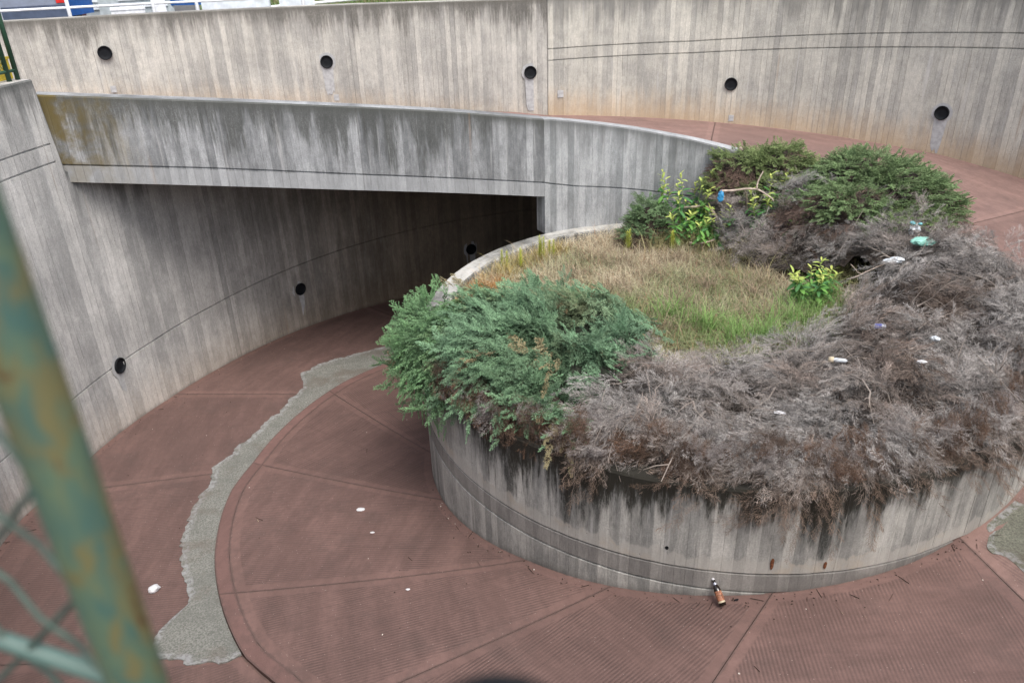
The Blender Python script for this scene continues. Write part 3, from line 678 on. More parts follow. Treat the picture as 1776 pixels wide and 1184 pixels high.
def undermound(name, topf, sel, c, parent, rmax=3.15, over=.42, thr=(0, 360), sink=.10, amax=112, ofun=None):
    """dark litter filler inside the bush, its colour standing in for shade"""
    m = MB(); G = {}
    ths = np.arange(thr[0], thr[1]+.1, 3.0); prof = [('r', q) for q in np.linspace(0.05, rmax, 26)]+[('a', q) for q in np.linspace(12, amax, 9)]
    for i, t in enumerate(ths):
        for j, (k, q) in enumerate(prof):
            a = math.radians(t); bx, by = CX+rmax*math.cos(a), CY+rmax*math.sin(a)
            if k == 'r': x, y = CX+q*math.cos(a), CY+q*math.sin(a); z = float(topf(x, y))-sink
            else:
                al = math.radians(q); rr = rmax+(over+.1*vnoise(t/9., al*2, 1, 8)-.12)*(float(ofun(t)) if ofun else 1)*math.sin(al); x, y = CX+rr*math.cos(a), CY+rr*math.sin(a); tz = float(topf(bx, by))-sink; z = -4.20+(tz+4.20)*math.cos(al)*(1 if q < 90 else .5)
            G[i, j] = (float(x), float(y), float(z)+0.05*float(vnoise(x*9, y*9+z*7, 1, 4)))
    for i in range(len(ths)-1):
        for j in range(len(prof)-1):
            q = [G[i, j], G[i+1, j], G[i+1, j+1], G[i, j+1]]; cx = sum(p[0] for p in q)/4; cy = sum(p[1] for p in q)/4
            if bool(sel(np.array([cx]), np.array([cy]))[0]): m.quad(q)
    return m.build(name, c, parent)
M_LITTER = simple('dead_litter_shade', (0.035, 0.026, 0.02), 0.95, scale=26, var=0.6)  # near-black colour stands in for shade between the sprays
M_SHADE_LITTERG = simple('shaded_litter', (0.018, 0.022, 0.014), 0.95, scale=26, var=0.6)

sel_green = lambda x, y: inpoly(x, y, GREEN)
def sel_dead(x, y):
    th = np.degrees(np.arctan2(y-CY, x-CX)); r = np.hypot(x-CX, y-CY)
    return ~inpoly(x, y, GREEN) & ~inpoly(x, y, GRASS) & ~((r > 2.4) & (th > 75)) & ~((r > 2.9) & (th < -143)) & ~((x < 1.2) & (y > 7.2))
def build_soup(name, parts, mat, parent=None, **kw):
    V = []; T = []; C = []; o = 0
    for v, t, c in parts: V.append(v); T.append(t+o); C.append(c); o += len(v)
    return link(name, tri_mesh(name, np.concatenate(V), np.concatenate(T), np.concatenate(C)), mat, parent)

def plumes(P, N, D, L, n_per, S, C, arch=.18, droopz=.25, jit=.25):
    """branches that arch out of the mass, each carrying sprays on both sides"""
    Ps = []; Ds = []; Us = []; Ss = []; Cs = []
    Sd = unit(np.cross(N, D)); up_ = np.array([0, 0, 1.0])
    for k in range(n_per):
        t = (k+.5)/n_per; c = P+D*(L*(t-.35))[:, None]+N*(L*arch*math.sin(min(1, t*1.15)*math.pi))[:, None]-up_*(L*droopz*t*t)[:, None]
        s = 1 if k % 2 else -1; d = unit(D*(.75+.6*t)+Sd*s*(.75*(1-t*.8))+rng.normal(0, jit, P.shape)-up_*droopz*t*.8)
        Ps.append(c); Ds.append(d); Us.append(unit(N+rng.normal(0, .25, N.shape))); Ss.append(S*(1.15-.5*t)*rng.uniform(.8, 1.2, len(P))); Cs.append(C*(.8+.35*t)*rng.uniform(.85, 1.15, (len(P), 1)))
    return [np.concatenate(a) for a in (Ps, Ds, Us, Ss, Cs)]

def flow(P, N, seed, out=0.55, droop=0.15, spread=1.2):
    a = vnoise(P[:, 0], P[:, 1], 1.1, seed)*4*math.pi*0.9
    ro = unit(np.stack([P[:, 0]-CX, P[:, 1]-CY, np.zeros(len(P))], 1))
    d = ro*out+np.stack([np.cos(a), np.sin(a), np.zeros(len(P))], 1)*.6+rng.normal(0, .38*spread, (len(P), 3))
    d = d-N*np.sum(d*N, 1, keepdims=True)*.85; d[:, 2] -= droop*(1-N[:, 2])*2.2
    return unit(d+N*rng.uniform(-.05, .45, (len(P), 1)))

# dead juniper: one grey-brown mat
OFD = lambda t: np.interp(t, [-150, -60, -30, 35, 62], [.85, .9, 2.1, 2.0, 1])
P, N = mound(dead_top, sel_dead, 7500, over=(.19, .33), thr=(-150, 62), edge_n=.33, amax=60, ofun=OFD)
def dead_col(P, N):
    g1 = vnoise(P[:, 0], P[:, 1], 1.3, 11)[:, None]; g2 = vnoise(P[:, 0], P[:, 1]+P[:, 2]*2, 3.4, 12)[:, None]
    br = np.clip(g1*.5+g2*.9-.55+1.0*(1-N[:, 2:3]), 0, 1)**1.4*.9
    C = (np.array([.40, .38, .362])*(1-br)+np.array([.24, .155, .11])*br)*(0.55+.7*rng.uniform(0, 1, (len(P), 1)))
    k = rng.uniform(0, 1, len(P)) < .05*(N[:, 2] < .75); C[k] = np.array([.18, .105, .065])*rng.uniform(.7, 1.2, (k.sum(), 1))
    k = rng.uniform(0, 1, len(P)) < .05; C[k] = np.array([.44, .41, .39]); return C
D = flow(P, N, 3, droop=.06); dep = .04+rng.uniform(0, 1, len(P))**1.3*.14; Pd = P-N*dep[:, None]-D*.16
base = instance(Pd, D, unit(N+rng.normal(0, .35, N.shape)), rng.uniform(.20, .38, len(P)), dead_col(P, N)*.42, DEAD_T, root_c=(.10, .075, .06))  # deep sprays darkened: shadow of the gaps put into their colour
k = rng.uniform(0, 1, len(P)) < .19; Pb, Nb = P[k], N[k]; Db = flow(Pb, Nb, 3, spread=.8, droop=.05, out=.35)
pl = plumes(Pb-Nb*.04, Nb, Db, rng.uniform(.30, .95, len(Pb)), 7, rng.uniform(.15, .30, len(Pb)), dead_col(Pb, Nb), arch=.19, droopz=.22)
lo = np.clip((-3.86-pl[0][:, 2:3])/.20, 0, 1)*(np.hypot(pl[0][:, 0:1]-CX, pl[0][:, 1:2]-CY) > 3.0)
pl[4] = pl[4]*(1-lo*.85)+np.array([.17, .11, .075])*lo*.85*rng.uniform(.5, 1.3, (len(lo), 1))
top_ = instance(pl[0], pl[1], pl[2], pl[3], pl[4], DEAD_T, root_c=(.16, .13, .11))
D = flow(P, N, 3)
dead = thing('dead_juniper', 'sprawling dead grey-brown juniper mat hanging over the front rim of the round planter', 'shrub', (CX, CY-1, -4.2))
# brown skirt hanging in front of the soil and over the coping
nc = 190; per = 20; ns = nc*per
thc = rng.uniform(-153, 20, nc); zc = rng.uniform(-3.96, -3.72, nc); rc = rng.uniform(3.22, 3.50, nc); dc = rng.normal(0, .55, nc); lc = rng.uniform(.09, .21, nc); rust = rng.uniform(0, 1, nc)**1.6
lf_ = np.clip((-122-thc)/12, 0, 1); zc = zc-.10*lf_; rc = rc+.10*lf_; kx = rng.integers(0, nc, 26); thc[kx] = rng.uniform(-153, -124, 26); zc[kx] = rng.uniform(-4.12, -3.86, 26); rc[kx] = rng.uniform(3.38, 3.56, 26)
rep_ = lambda a: np.repeat(a, per)
th = np.radians(rep_(thc)+rng.normal(0, 1.5, ns)); rr = rep_(rc)+rng.normal(0, .04, ns); zz = rep_(zc)+rng.normal(0, .055, ns)
Ps = np.stack([CX+rr*np.cos(th), CY+rr*np.sin(th), zz], 1)
ro = np.stack([np.cos(th), np.sin(th), np.zeros(ns)], 1); ta = np.stack([-np.sin(th), np.cos(th), np.zeros(ns)], 1)
Ds = unit(ro*rng.uniform(.1, .7, (ns, 1))+ta*(rep_(dc)[:, None]+rng.normal(0, .35, (ns, 1)))-np.array([0, 0, 1.])*rng.uniform(.2, 1.0, (ns, 1)))
ru = rep_(rust)[:, None]; Cs = (np.array([.125, .088, .068])*(1-ru)+np.array([.20, .118, .078])*ru)*rng.uniform(.35, 1.2, (ns, 1)); gk = rep_((rng.uniform(0, 1, nc) < .28).astype(float))[:, None]
Cs = Cs*(1-gk)+np.array([.34, .305, .29])*gk*rng.uniform(.5, 1.1, (ns, 1))
skirt = instance(Ps-Ds*.08, Ds, unit(ro+rng.normal(0, .3, ro.shape)), rep_(lc)*rng.uniform(.7, 1.2, ns), Cs, DEAD_T, root_c=(.05, .035, .028))
dm = build_soup('dead_twigs', [base, top_, skirt], M_TWIG); dm['kind'] = 'stuff'
dm.parent = dead; dm.matrix_parent_inverse = Matrix.Translation(dead.location).inverted()
um = undermound('litter_shade_mass', dead_top, lambda x, y: ~inpoly(x, y, GRASS) & ~((x < 1.4) & (y > 7.6)), M_LITTER, None, thr=(-156, 62), sink=.22, over=.22, amax=80); um['kind'] = 'stuff'
um.parent = dead; um.matrix_parent_inverse = Matrix.Translation(dead.location).inverted()
# long bare twigs lying over the mat
m = MB()
for k in range(26):
    i = rng.integers(0, len(P)); p = Vector(P[i]); d = Vector(D[i]); L = rng.uniform(.4, .9); c = [p+d*L*(t-.4)+Vector((0, 0, .02+.05*math.sin(t*4)))+Vector(rng.normal(0, .025, 3)) for t in (0, .25, .5, .75, 1)]
    m.tube(c, [.010, .009, .007, .005, .003], 5)
    for q in (1, 2, 3):
        e = c[q]; dd = (d+Vector(rng.normal(0, .7, 3))).normalized(); m.tube([e, e+dd*.12, e+dd*.22+Vector((0, 0, -.03))], [.005, .004, .002], 4)
for k in range(110):
    i = rng.integers(0, len(P)); p = P[i]; d = D[i]; L = rng.uniform(.25, .7); pts = []
    for q in range(5):
        t = q/4; pts.append(Vector(p)+Vector(d)*L*(t-.3)+Vector((0, 0, .05+.04*math.sin(t*3)))+Vector(rng.normal(0, .015, 3)))
    m.tube(pts, [.0038, .0035, .003, .0025, .0015], 4)
tw = m.build('bare_twigs', simple('bare_wood_grey', (.26, .22, .19), .9)); tw['kind'] = 'stuff'; tw.parent = dead; tw.matrix_parent_inverse = Matrix.Translation(dead.location).inverted()

# living blue-green juniper at the left rim
P, N = mound(green_top, sel_green, 9500, over=(.44, .62), thr=(172, 240), edge_n=.24, amax=112, ofun=lambda t: np.interp(t, [172, 180, 196, 212, 236], [.6, 1, 1, .5, .35]))
tg = np.degrees(np.arctan2(P[:, 1]-CY, P[:, 0]-CX)) % 360; k = ~((P[:, 2] < np.interp(tg, [172, 204, 212, 219, 240], [-4.6, -4.45, -4.15, -4.0, -3.9])) & (tg > 170) & (tg < 250)); P, N = P[k], N[k]
def green_col(P, N):
    g1 = vnoise(P[:, 0], P[:, 1], 1.6, 21)[:, None]; ln = (P[:, 0:1] < -.6)*.6
    C = (np.array([.175, .305, .190])*(1-g1*.6)+np.array([.20, .33, .14])*g1*.6)*(0.6+.6*rng.uniform(0, 1, (len(P), 1)))
    C = C*(1-ln)+C*np.array([.95, 1.05, .66])*ln
    oc = np.clip(vnoise(P[:, 0], P[:, 1], 2.6, 24)*2.2-1.45, 0, .8)[:, None]; C = C*(1-oc)+np.array([.30, .30, .16])*oc
    k = rng.uniform(0, 1, len(P)) < .03; C[k] = np.array([.30, .22, .12]); return C
D = flow(P, N, 8, out=.6, droop=.08, spread=1.0); dep = .05+rng.uniform(0, 1, len(P))**1.3*.14; Pg = P-N*dep[:, None]-D*.15
base = instance(Pg, D, unit(N+rng.normal(0, .3, N.shape)), rng.uniform(.18, .32, len(P)), green_col(P, N)*.5, GREEN_T, root_c=(.06, .05, .035))  # lower layer coloured darker to paint shade under the plumes
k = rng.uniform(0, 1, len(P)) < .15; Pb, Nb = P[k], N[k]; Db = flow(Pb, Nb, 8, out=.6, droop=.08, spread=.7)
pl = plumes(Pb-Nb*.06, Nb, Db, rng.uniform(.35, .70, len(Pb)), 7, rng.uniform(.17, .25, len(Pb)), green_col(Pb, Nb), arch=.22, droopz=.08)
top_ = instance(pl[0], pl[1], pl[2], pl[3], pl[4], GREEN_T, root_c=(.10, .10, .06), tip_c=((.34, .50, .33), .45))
gj = thing('green_juniper', 'living blue-green juniper spilling over the left rim of the round planter', 'shrub', (.2, 8, -4.2))
gm = build_soup('foliage', [base, top_], M_FOL)
for o in (gm, undermound('litter_shade_mass', green_top, sel_green, M_SHADE_LITTERG, None, thr=(150, 250), over=.38, sink=.20, amax=90, ofun=lambda t: np.interp(t, [163, 172, 196, 212, 236], [.7, 1, 1, .5, .35]))):
    o['kind'] = 'stuff'; o.parent = gj; o.matrix_parent_inverse = Matrix.Translation(gj.location).inverted()

# mounded junipers: ellipsoid crowns, part green, part brown
def bush(name, label, blobs, n, greenf, cols, size=(.14, .28), seed=0, browncol=(.12, .08, .06), temps=None, flatten=1.0):
    """blobs: (x, y, z, rx, ry, rz)"""
    t = thing(name, label, 'shrub', (blobs[0][0], blobs[0][1], -4.2)); parts = []; inner = MB()
    Ps = []; Ns = []
    w = np.array([b[3]*b[4]+b[3]*b[5] for b in blobs]); w /= w.sum()
    for b, f in zip(blobs, w):
        q = unit(rng.normal(0, 1, (int(n*f), 3))); q = q[q[:, 2] > -.55]
        rad = 1+.22*(vnoise(q[:, 0]*2+b[0], q[:, 1]*2+q[:, 2]*2, 1.4, seed)-.5)*2
        Ps.append(np.array(b[:3])+q*np.array(b[3:])*rad[:, None]); Ns.append(unit(q/np.array(b[3:])))
        M = Matrix.Translation(b[:3])
        prof = [(max(.0001, math.sin(a)*.80), math.cos(a)*.80) for a in np.linspace(0.0, math.pi, 9)]
        base = len(inner.v); inner.lathe(prof, Matrix.Translation(b[:3]) @ Matrix.Diagonal((b[3], b[4], b[5], 1)), n=12)
    P = np.concatenate(Ps); N = np.concatenate(Ns)
    k = P[:, 2] > -4.3; P, N = P[k], N[k]
    c0 = np.array([np.mean([b[i] for b in blobs]) for i in range(3)])
    D = unit(N*np.array([.6, .6, .25])+unit(P-c0)*.6*np.array([1, 1, .25])+rng.normal(0, .38, P.shape)); U = unit(np.array([0, 0, 1.0])+rng.normal(0, .3, P.shape))
    S = rng.uniform(*size, len(P)); gn = vnoise(P[:, 0], P[:, 1]+P[:, 2], 2.3, seed+2)
    isg = (gn*.7+np.clip(N[:, 2], -.3, 1)*.45+.2*rng.uniform(-1, 1, len(P))) > greenf
    C = np.where(isg[:, None], np.array(cols), np.array(browncol))*(0.55+.7*rng.uniform(0, 1, (len(P), 1)))
    g = isg; parts = []
    if g.any(): parts.append(instance(P[g]-D[g]*.1, D[g], U[g], S[g], C[g], temps or GREEN_T, root_c=(.06, .05, .03), tip_c=((.33, .42, .20), .3)))
    if (~g).any(): parts.append(instance(P[~g]-D[~g]*.1, D[~g]-np.array([0, 0, .5]), U[~g], S[~g]*1.15, C[~g], DEAD_T, root_c=(.07, .05, .04)))
    o1 = build_soup('foliage', parts, M_FOL); o2 = inner.build('litter_shade_mass', M_LITTER, None, True)  # inner ellipsoids painted dark as shade inside the crown
    for o in (o1, o2): o['kind'] = 'stuff'; o.parent = t; o.matrix_parent_inverse = Matrix.Translation(t.location).inverted()
    return t
bush('mounded_juniper', 'large mounded green juniper with brown underside on the right rear rim of the planter',
     [(4.55, 10.15, -3.45, .55, .45, .38), (4.95, 10.75, -3.25, .60, .50, .45), (5.35, 10.35, -3.30, .50, .45, .42), (5.65, 10.1, -3.4, .40, .40, .36), (4.2, 10.5, -3.65, .4, .4, .35)], 3600, .50, (.185, .27, .125), seed=31, browncol=(.20, .14, .115))
bush('mounded_juniper', 'small mounded juniper, half green half brown, beside the far end of the parapet',
     [(3.55, 11.6, -3.22, .45, .33, .28), (4.10, 11.6, -3.17, .48, .33, .30), (4.40, 11.4, -3.32, .38, .33, .25), (3.9, 11.3, -3.58, .55, .38, .34), (3.22, 11.5, -3.42, .26, .20, .12)], 2300, .50, (.21, .27, .11), seed=37, browncol=(.22, .15, .12))
bush('dark_juniper', 'half dead juniper with brown dry grass at the parapet foot, left of the weeds',
     [(2.15, 11.35, -4.0, .36, .34, .42), (1.95, 11.2, -4.1, .30, .30, .26)], 900, .52, (.15, .24, .12), size=(.12, .24), seed=43, browncol=(.22, .16, .12))
bush('low_juniper', 'low green juniper spray among dead twigs, just behind the white and teal bag',
     [(5.25, 9.75, -3.45, .38, .30, .16)], 420, .2, (.19, .27, .11), seed=47)

# ------------------------------------------------------------------ grass
def blades(P, h, lean, C, w=.008, seg=3):
    n = len(P); a = rng.uniform(0, 2*math.pi, n); d = np.stack([np.cos(a), np.sin(a), np.zeros(n)], 1); s = np.stack([-d[:, 1], d[:, 0], np.zeros(n)], 1)
    V = []; 
    for q in range(seg+1):
        t = q/seg; c = P+d*(lean*h*t*t)[:, None]+np.array([0, 0, 1.0])*(h*(t-.45*lean*t*t))[:, None]; ww = w*(1-t*.9)
        V += [c-s*ww/2, c+s*ww/2]
    V = np.stack(V, 1); T = []
    for q in range(seg): T += [(2*q, 2*q+1, 2*q+3), (2*q, 2*q+3, 2*q+2)]
    T = np.array(T)[None]+(np.arange(n)*V.shape[1])[:, None, None]
    CC = np.repeat(C[:, None, :], V.shape[1], 1)
    return V.reshape(-1, 3), T.reshape(-1, 3), CC.reshape(-1, 3)
def scatter(poly, n, rmax=3.2):
    xs = [p[0] for p in poly]; ys = [p[1] for p in poly]; x = rng.uniform(min(xs), max(xs), n); y = rng.uniform(min(ys), max(ys), n)
    k = inpoly(x, y, poly) & (np.hypot(x-CX, y-CY) < rmax); return x[k], y[k]
x, y = scatter(GRASS, 52000)
cl = vnoise(x, y, 5.0, 31); k = rng.uniform(0, 1, len(x)) < .35+cl; x, y = x[k], y[k]
gq = np.clip(1.5*vnoise(x, y, 1.9, 33)-.27-.45*np.clip((y-9.2)/1.2, -.6, 1)+.8*(vnoise(x, y, 6.0, 36)-.5)+.3*rng.uniform(-1, 1, len(x)), 0, 1)
blond = np.array([.62, .54, .39]); grn = np.array([.24, .30, .13])
C = blond*(1-gq[:, None])+grn*gq[:, None]; C = C*(.55+.7*rng.uniform(0, 1, (len(x), 1)))
k = rng.uniform(0, 1, len(x)) < .14; C[k] = np.array([.36, .23, .14])
og = np.clip((.3-x)*1.2, 0, 1)*(vnoise(x, y, 4, 37) > .45); C = C*(1-.6*og[:, None])+np.array([.55, .36, .12])*.6*og[:, None]
hh = rng.uniform(.12, .32, len(x))*(.7+.6*vnoise(x, y, 3, 35))
g = build_soup('dry_grass', [blades(np.stack([x, y, np.full(len(x), -4.25)], 1), hh, rng.uniform(.3, 1.9, len(x)), C)], M_GRASS)
tag(g, 'blond and green long grass growing in the middle of the planter bed', 'grass', kind='stuff')
# rushy green tufts in and beside the dead mat
def tuft_set(spots, hr, col0, name, label, w=.009, n=160, rad=.16, lean=(.2, 1.0)):
    Ps = []; 
    for (cx, cy, s) in spots:
        a = rng.uniform(0, 2*math.pi, int(n*s)); r = np.abs(rng.normal(0, rad*s, int(n*s))); Ps.append(np.stack([cx+r*np.cos(a), cy+r*np.sin(a), np.full(len(a), -4.22)], 1))
    P = np.concatenate(Ps); C = np.array(col0)*(.5+.8*rng.uniform(0, 1, (len(P), 1)))
    o = build_soup(name, [blades(P, rng.uniform(hr[0], hr[1], len(P)), rng.uniform(*lean, len(P)), C, w)], M_GRASS); return tag(o, label, 'grass', kind='stuff')
tuft_set([(3.35, 8.35, 1.6), (3.75, 8.65, 1.5), (2.9, 8.0, 1.2), (2.3, 8.3, 1.2), (2.55, 7.9, 1), (4.0, 9.0, 1), (1.95, 8.6, 1)], (.25, .48), (.20, .33, .10), 'green_grass', 'tufts of fresh green grass at the edge of the dead juniper', lean=(.3, 1.1))
tuft_set([(3.4, 10.7, 1.6), (3.9, 10.6, 1.6), (4.1, 10.2, 1.3), (2.9, 10.9, 1.2), (3.6, 10.2, 1.4), (2.2, 11.0, 1.4), (2.5, 11.0, 1.2), (4.4, 9.6, 1.2), (3.2, 11.2, 1.2), (4.6, 9.2, 1)], (.28, .55), (.42, .39, .20), 'tall_grass', 'tall faded straw grass among the weeds and branches behind the bed', lean=(.3, 1.2))
tuft_set([(2.0, 9.9, 1), (2.6, 9.5, 1.1), (1.6, 10.4, 1), (3.1, 9.2, .9), (2.9, 10.2, 1), (2.2, 9.0, 1), (1.2, 10.6, .9), (3.3, 9.6, 1), (2.4, 10.5, .9), (1.8, 8.3, .9), (.9, 10.0, .8), (1.4, 9.5, .9), (3.0, 8.6, 1)], (.2, .42), (.33, .26, .18), 'brown_grass', 'withered brown grass clumps scattered through the middle of the bed', n=130, lean=(.5, 1.7))
tuft_set([(-.42, 9.72, .9), (-.22, 9.70, .9), (-.12, 9.9, .6)], (.10, .20), (.45, .25, .09), 'orange_grass', 'small patch of dry orange grass by the coping above the green juniper', n=260, rad=.12)
tuft_set([(-.1, 10.25, .8), (.15, 10.5, .9), (.45, 10.7, .9), (.0, 10.1, .7), (.75, 10.95, .8)], (.14, .30), (.42, .34, .14), 'pale_grass', 'dry yellowish grass growing along the inside of the coping', n=200)

# upright yellow-green stalks (goldenrod-like) near the coping
def leafmesh(name, L, wd, c, bend=.25, fold=.12):
    V = []; C = []; n = 5
    for i in range(n+1):
        t = i/n; ww = wd*math.sin(math.pi*min(1, t*.9+.08))**.8*(1-t*.15)*(0 if i == n else 1); z = -bend*L*t*t
        V += [(L*t, -ww, z+fold*ww), (L*t, 0, z), (L*t, ww, z+fold*ww)]
        sh = .85+.3*t; C += [tuple(k*sh for k in c)]*1+[tuple(k*1.25 for k in c)]+[tuple(k*sh for k in c)]
    T = []
    for i in range(n):
        for j in range(2):
            a = i*3+j; T += [(a, a+1, a+4), (a, a+4, a+3)]
    me = tri_mesh(name, V, T, np.array(C)); me.materials.append(M_LEAF); me.polygons.foreach_set('use_smooth', [True]*len(me.polygons)); return me
LG = [leafmesh('leaf', .15, .028, (.10, .23, .06)), leafmesh('leaf', .13, .026, (.14, .30, .07), .5), leafmesh('leaf', .17, .03, (.08, .20, .07), .35)]
LY = [leafmesh('leaf', .10, .017, (.34, .42, .11), .5), leafmesh('leaf', .08, .015, (.42, .47, .13), .3)]
M_STEM = simple('weed_stem', (.24, .3, .11), .7)
def weed(label, x, y, z, stems, h, nleaf, tips=True, spread=.12, lsc=1.0, cat='weed', name='leafy_weed'):
    t = thing(name, label, cat, (x, y, z)); r = random.Random(int((x*100+y*10)*7))
    for s in range(stems):
        a = r.uniform(0, 6.283); rr = spread*math.sqrt(r.random()); hh = h*r.uniform(.72, 1.08); bx, by = rr*math.cos(a), rr*math.sin(a)
        top = Vector((bx*2.0+r.uniform(-.04, .04), by*2.0+r.uniform(-.04, .04), hh)); base = Vector((bx, by, 0)); mid = base*.5+top*.5+Vector((-bx*.3, -by*.3, 0))
        m = MB(); m.tube([base, mid, top], [.006, .005, .003], 5); st = m.build('stem', M_STEM, t)
        for k in range(nleaf):
            u = (k+1)/nleaf; u = .22+.78*u**.85; p = (base*(1-u)**2+mid*2*u*(1-u)+top*u*u); az = k*2.4+r.uniform(-.4, .4)
            yel = tips and u > .80; el = math.radians(r.uniform(25, 60) if yel else r.uniform(-25, 30))
            o = link('leaf', r.choice(LY if yel else LG), None, t); sc_ = 1.12*lsc*r.uniform(.75, 1.2)*(1.0 if yel else (1.15-.35*u))
            o.location = p; o.rotation_euler = (r.uniform(-.3, .3), -el, az); o.scale = (sc_,)*3
    return t
weed('leafy weed with yellow-green tips, the leftmost one standing clear against the grey parapet', 2.32, 11.6, -4.2, 4, .94, 22, spread=.10)
weed('bushy leafy weed with many yellow-green tips right beside the bare forked branch', 2.78, 11.4, -4.2, 7, .96, 22, spread=.17)
weed('dense leafy weed hanging in front of the brown gap below the forked branch', 2.85, 10.95, -4.2, 7, .52, 18, spread=.22)
weed('low dark green leafy weed filling the hollow left of the blue bag', 2.62, 11.15, -4.2, 7, .70, 20, spread=.20)
weed('small leafy weed with bright yellow tip between the blue bag and the dead twigs', 3.22, 10.9, -4.2, 3, .62, 18)
weed('tall leafy green weed in front of the small mounded juniper', 3.72, 10.85, -4.2, 6, 1.05, 22, spread=.17)
weed('medium leafy weed to the right of the tall one, edged with faded grass', 3.98, 10.6, -4.2, 5, .78, 20, spread=.16)
weed('low bright bush of yellow-green tipped weed alone in the grass', 3.76, 8.9, -4.2, 12, .44, 20, spread=.17, lsc=.9)
LS = [leafmesh('leaf', .055, .009, (.50, .52, .09), .2)]
def stalk(label, x, y, h, n=1, group=None):
    t = thing('yellow_stalk', label, 'weed', (x, y, -4.23), group=group); r = random.Random(int(x*1000)); V = []; T = []; C = []
    for s in range(n):
        m = MB(); bx = r.uniform(-.05, .05); by = r.uniform(-.04, .04); hh = h*r.uniform(.8, 1.1); m.tube([(bx, by, 0), (bx*1.2, by, hh)], [.004, .002], 4); m.build('stem', M_STEM, t)
        for k in range(46):
            az = k*2.4; L = .055*(1.15-.6*k/46); c, q = math.cos(az), math.sin(az); z = hh*(.25+.75*k/46); b = len(V)
            V += [(bx-q*.006, by+c*.006, z), (bx+q*.006, by-c*.006, z), (bx+c*L, by+q*L, z+L*.9)]; T.append((b, b+1, b+2)); C += [(.42, .45, .08)]*2+[(.60, .62, .13)]
    o = link('leaves', tri_mesh('leaves', V, T, np.array(C)), M_LEAF, t); o['kind'] = 'stuff'
for i, (x, y, h, n, l) in enumerate([(-.08, 10.33, .34, 2, 'thin yellow stalks nearest the left end of the visible coping'), (.20, 10.35, .36, 2, 'yellow stalks beside the coping, second clump from the left'),
        (.46, 10.66, .40, 4, 'dense clump of yellow-green stalks just inside the coping in front of the pillar'), (1.78, 10.95, .40, 3, 'yellow-green stalks standing in blond grass left of the half dead juniper'),
        (2.42, 10.85, .36, 3, 'yellow-green stalks in front of the dense leafy weed'), (.62, 10.8, .30, 2, 'short yellow stalks right of the dense clump by the coping')]): stalk(l, x, y, h, n)

# ------------------------------------------------------------------ dead branches
M_BARK = simple('bare_branch_wood', (.36, .29, .24), .85, scale=20, var=.3)
def branch(label, paths, name='dead_branch'):
    t = thing(name, label, 'branch', paths[0][0][0])
    for k, (pts, r0, r1) in enumerate(paths):
        P = smooth_path([tuple(p) for p in pts], 4); n = len(P); o0 = Vector(paths[0][0][0])
        m = MB(); m.tube([Vector(p)-o0+Vector((random.uniform(-.006, .006), random.uniform(-.006, .006), random.uniform(-.006, .006))) for p in P], list(np.linspace(r0, r1, n)), 7)
        m.build('limb' if k == 0 else 'side_limb', M_BARK, t, True)
branch('pale bare branch lying level with an upright fork, beside the blue bag', [([(2.96, 10.6, -3.22), (3.22, 10.6, -3.21), (3.46, 10.58, -3.20)], .017, .015), ([(3.46, 10.58, -3.20), (3.48, 10.62, -3.10), (3.55, 10.66, -2.98)], .014, .007), ([(3.46, 10.58, -3.20), (3.60, 10.5, -3.28), (3.68, 10.45, -3.34)], .014, .008), ([(3.30, 10.6, -3.21), (3.40, 10.78, -3.40), (3.50, 10.95, -3.72)], .010, .012)])
branch('thick grey-brown broken branch arching over the dense leafy weed', [([(2.45, 11.35, -3.72), (2.75, 11.3, -3.66), (2.98, 11.25, -3.66), (3.12, 11.15, -3.82), (3.2, 11.1, -4.05)], .014, .034), ([(2.45, 11.35, -3.72), (2.33, 11.2, -3.86)], .014, .008), ([(2.98, 11.25, -3.68), (2.9, 11.2, -3.90)], .014, .008), ([(2.6, 11.3, -3.70), (2.68, 11.2, -3.88)], .010, .004)])
branch('short pale broken stub sticking up at the end of the parapet', [([(3.42, 11.85, -3.22), (3.52, 11.8, -3.02), (3.56, 11.8, -2.97)], .012, .016), ([(3.52, 11.8, -2.93), (3.72, 11.78, -3.05)], .030, .022)])
branch('pale low branch lying in the grass below the dense leafy weed', [([(2.62, 10.75, -4.02), (2.80, 10.75, -4.04), (3.0, 10.8, -4.0)], .010, .014), ([(2.8, 10.75, -4.04), (2.82, 10.7, -4.14)], .008, .004)])
branch('long thin pale twig lying on the edge of the dead mat near the clear plastic', [([(4.15, 8.85, -3.86), (4.45, 8.9, -3.76), (4.75, 9.0, -3.68), (5.0, 9.15, -3.60)], .008, .005), ([(4.3, 8.87, -3.80), (4.22, 9.0, -3.72)], .006, .003)])
branch('short pale stick leaning in the brown twigs above the forked branch', [([(3.55, 11.7, -3.32), (3.78, 11.75, -3.2)], .012, .008)])

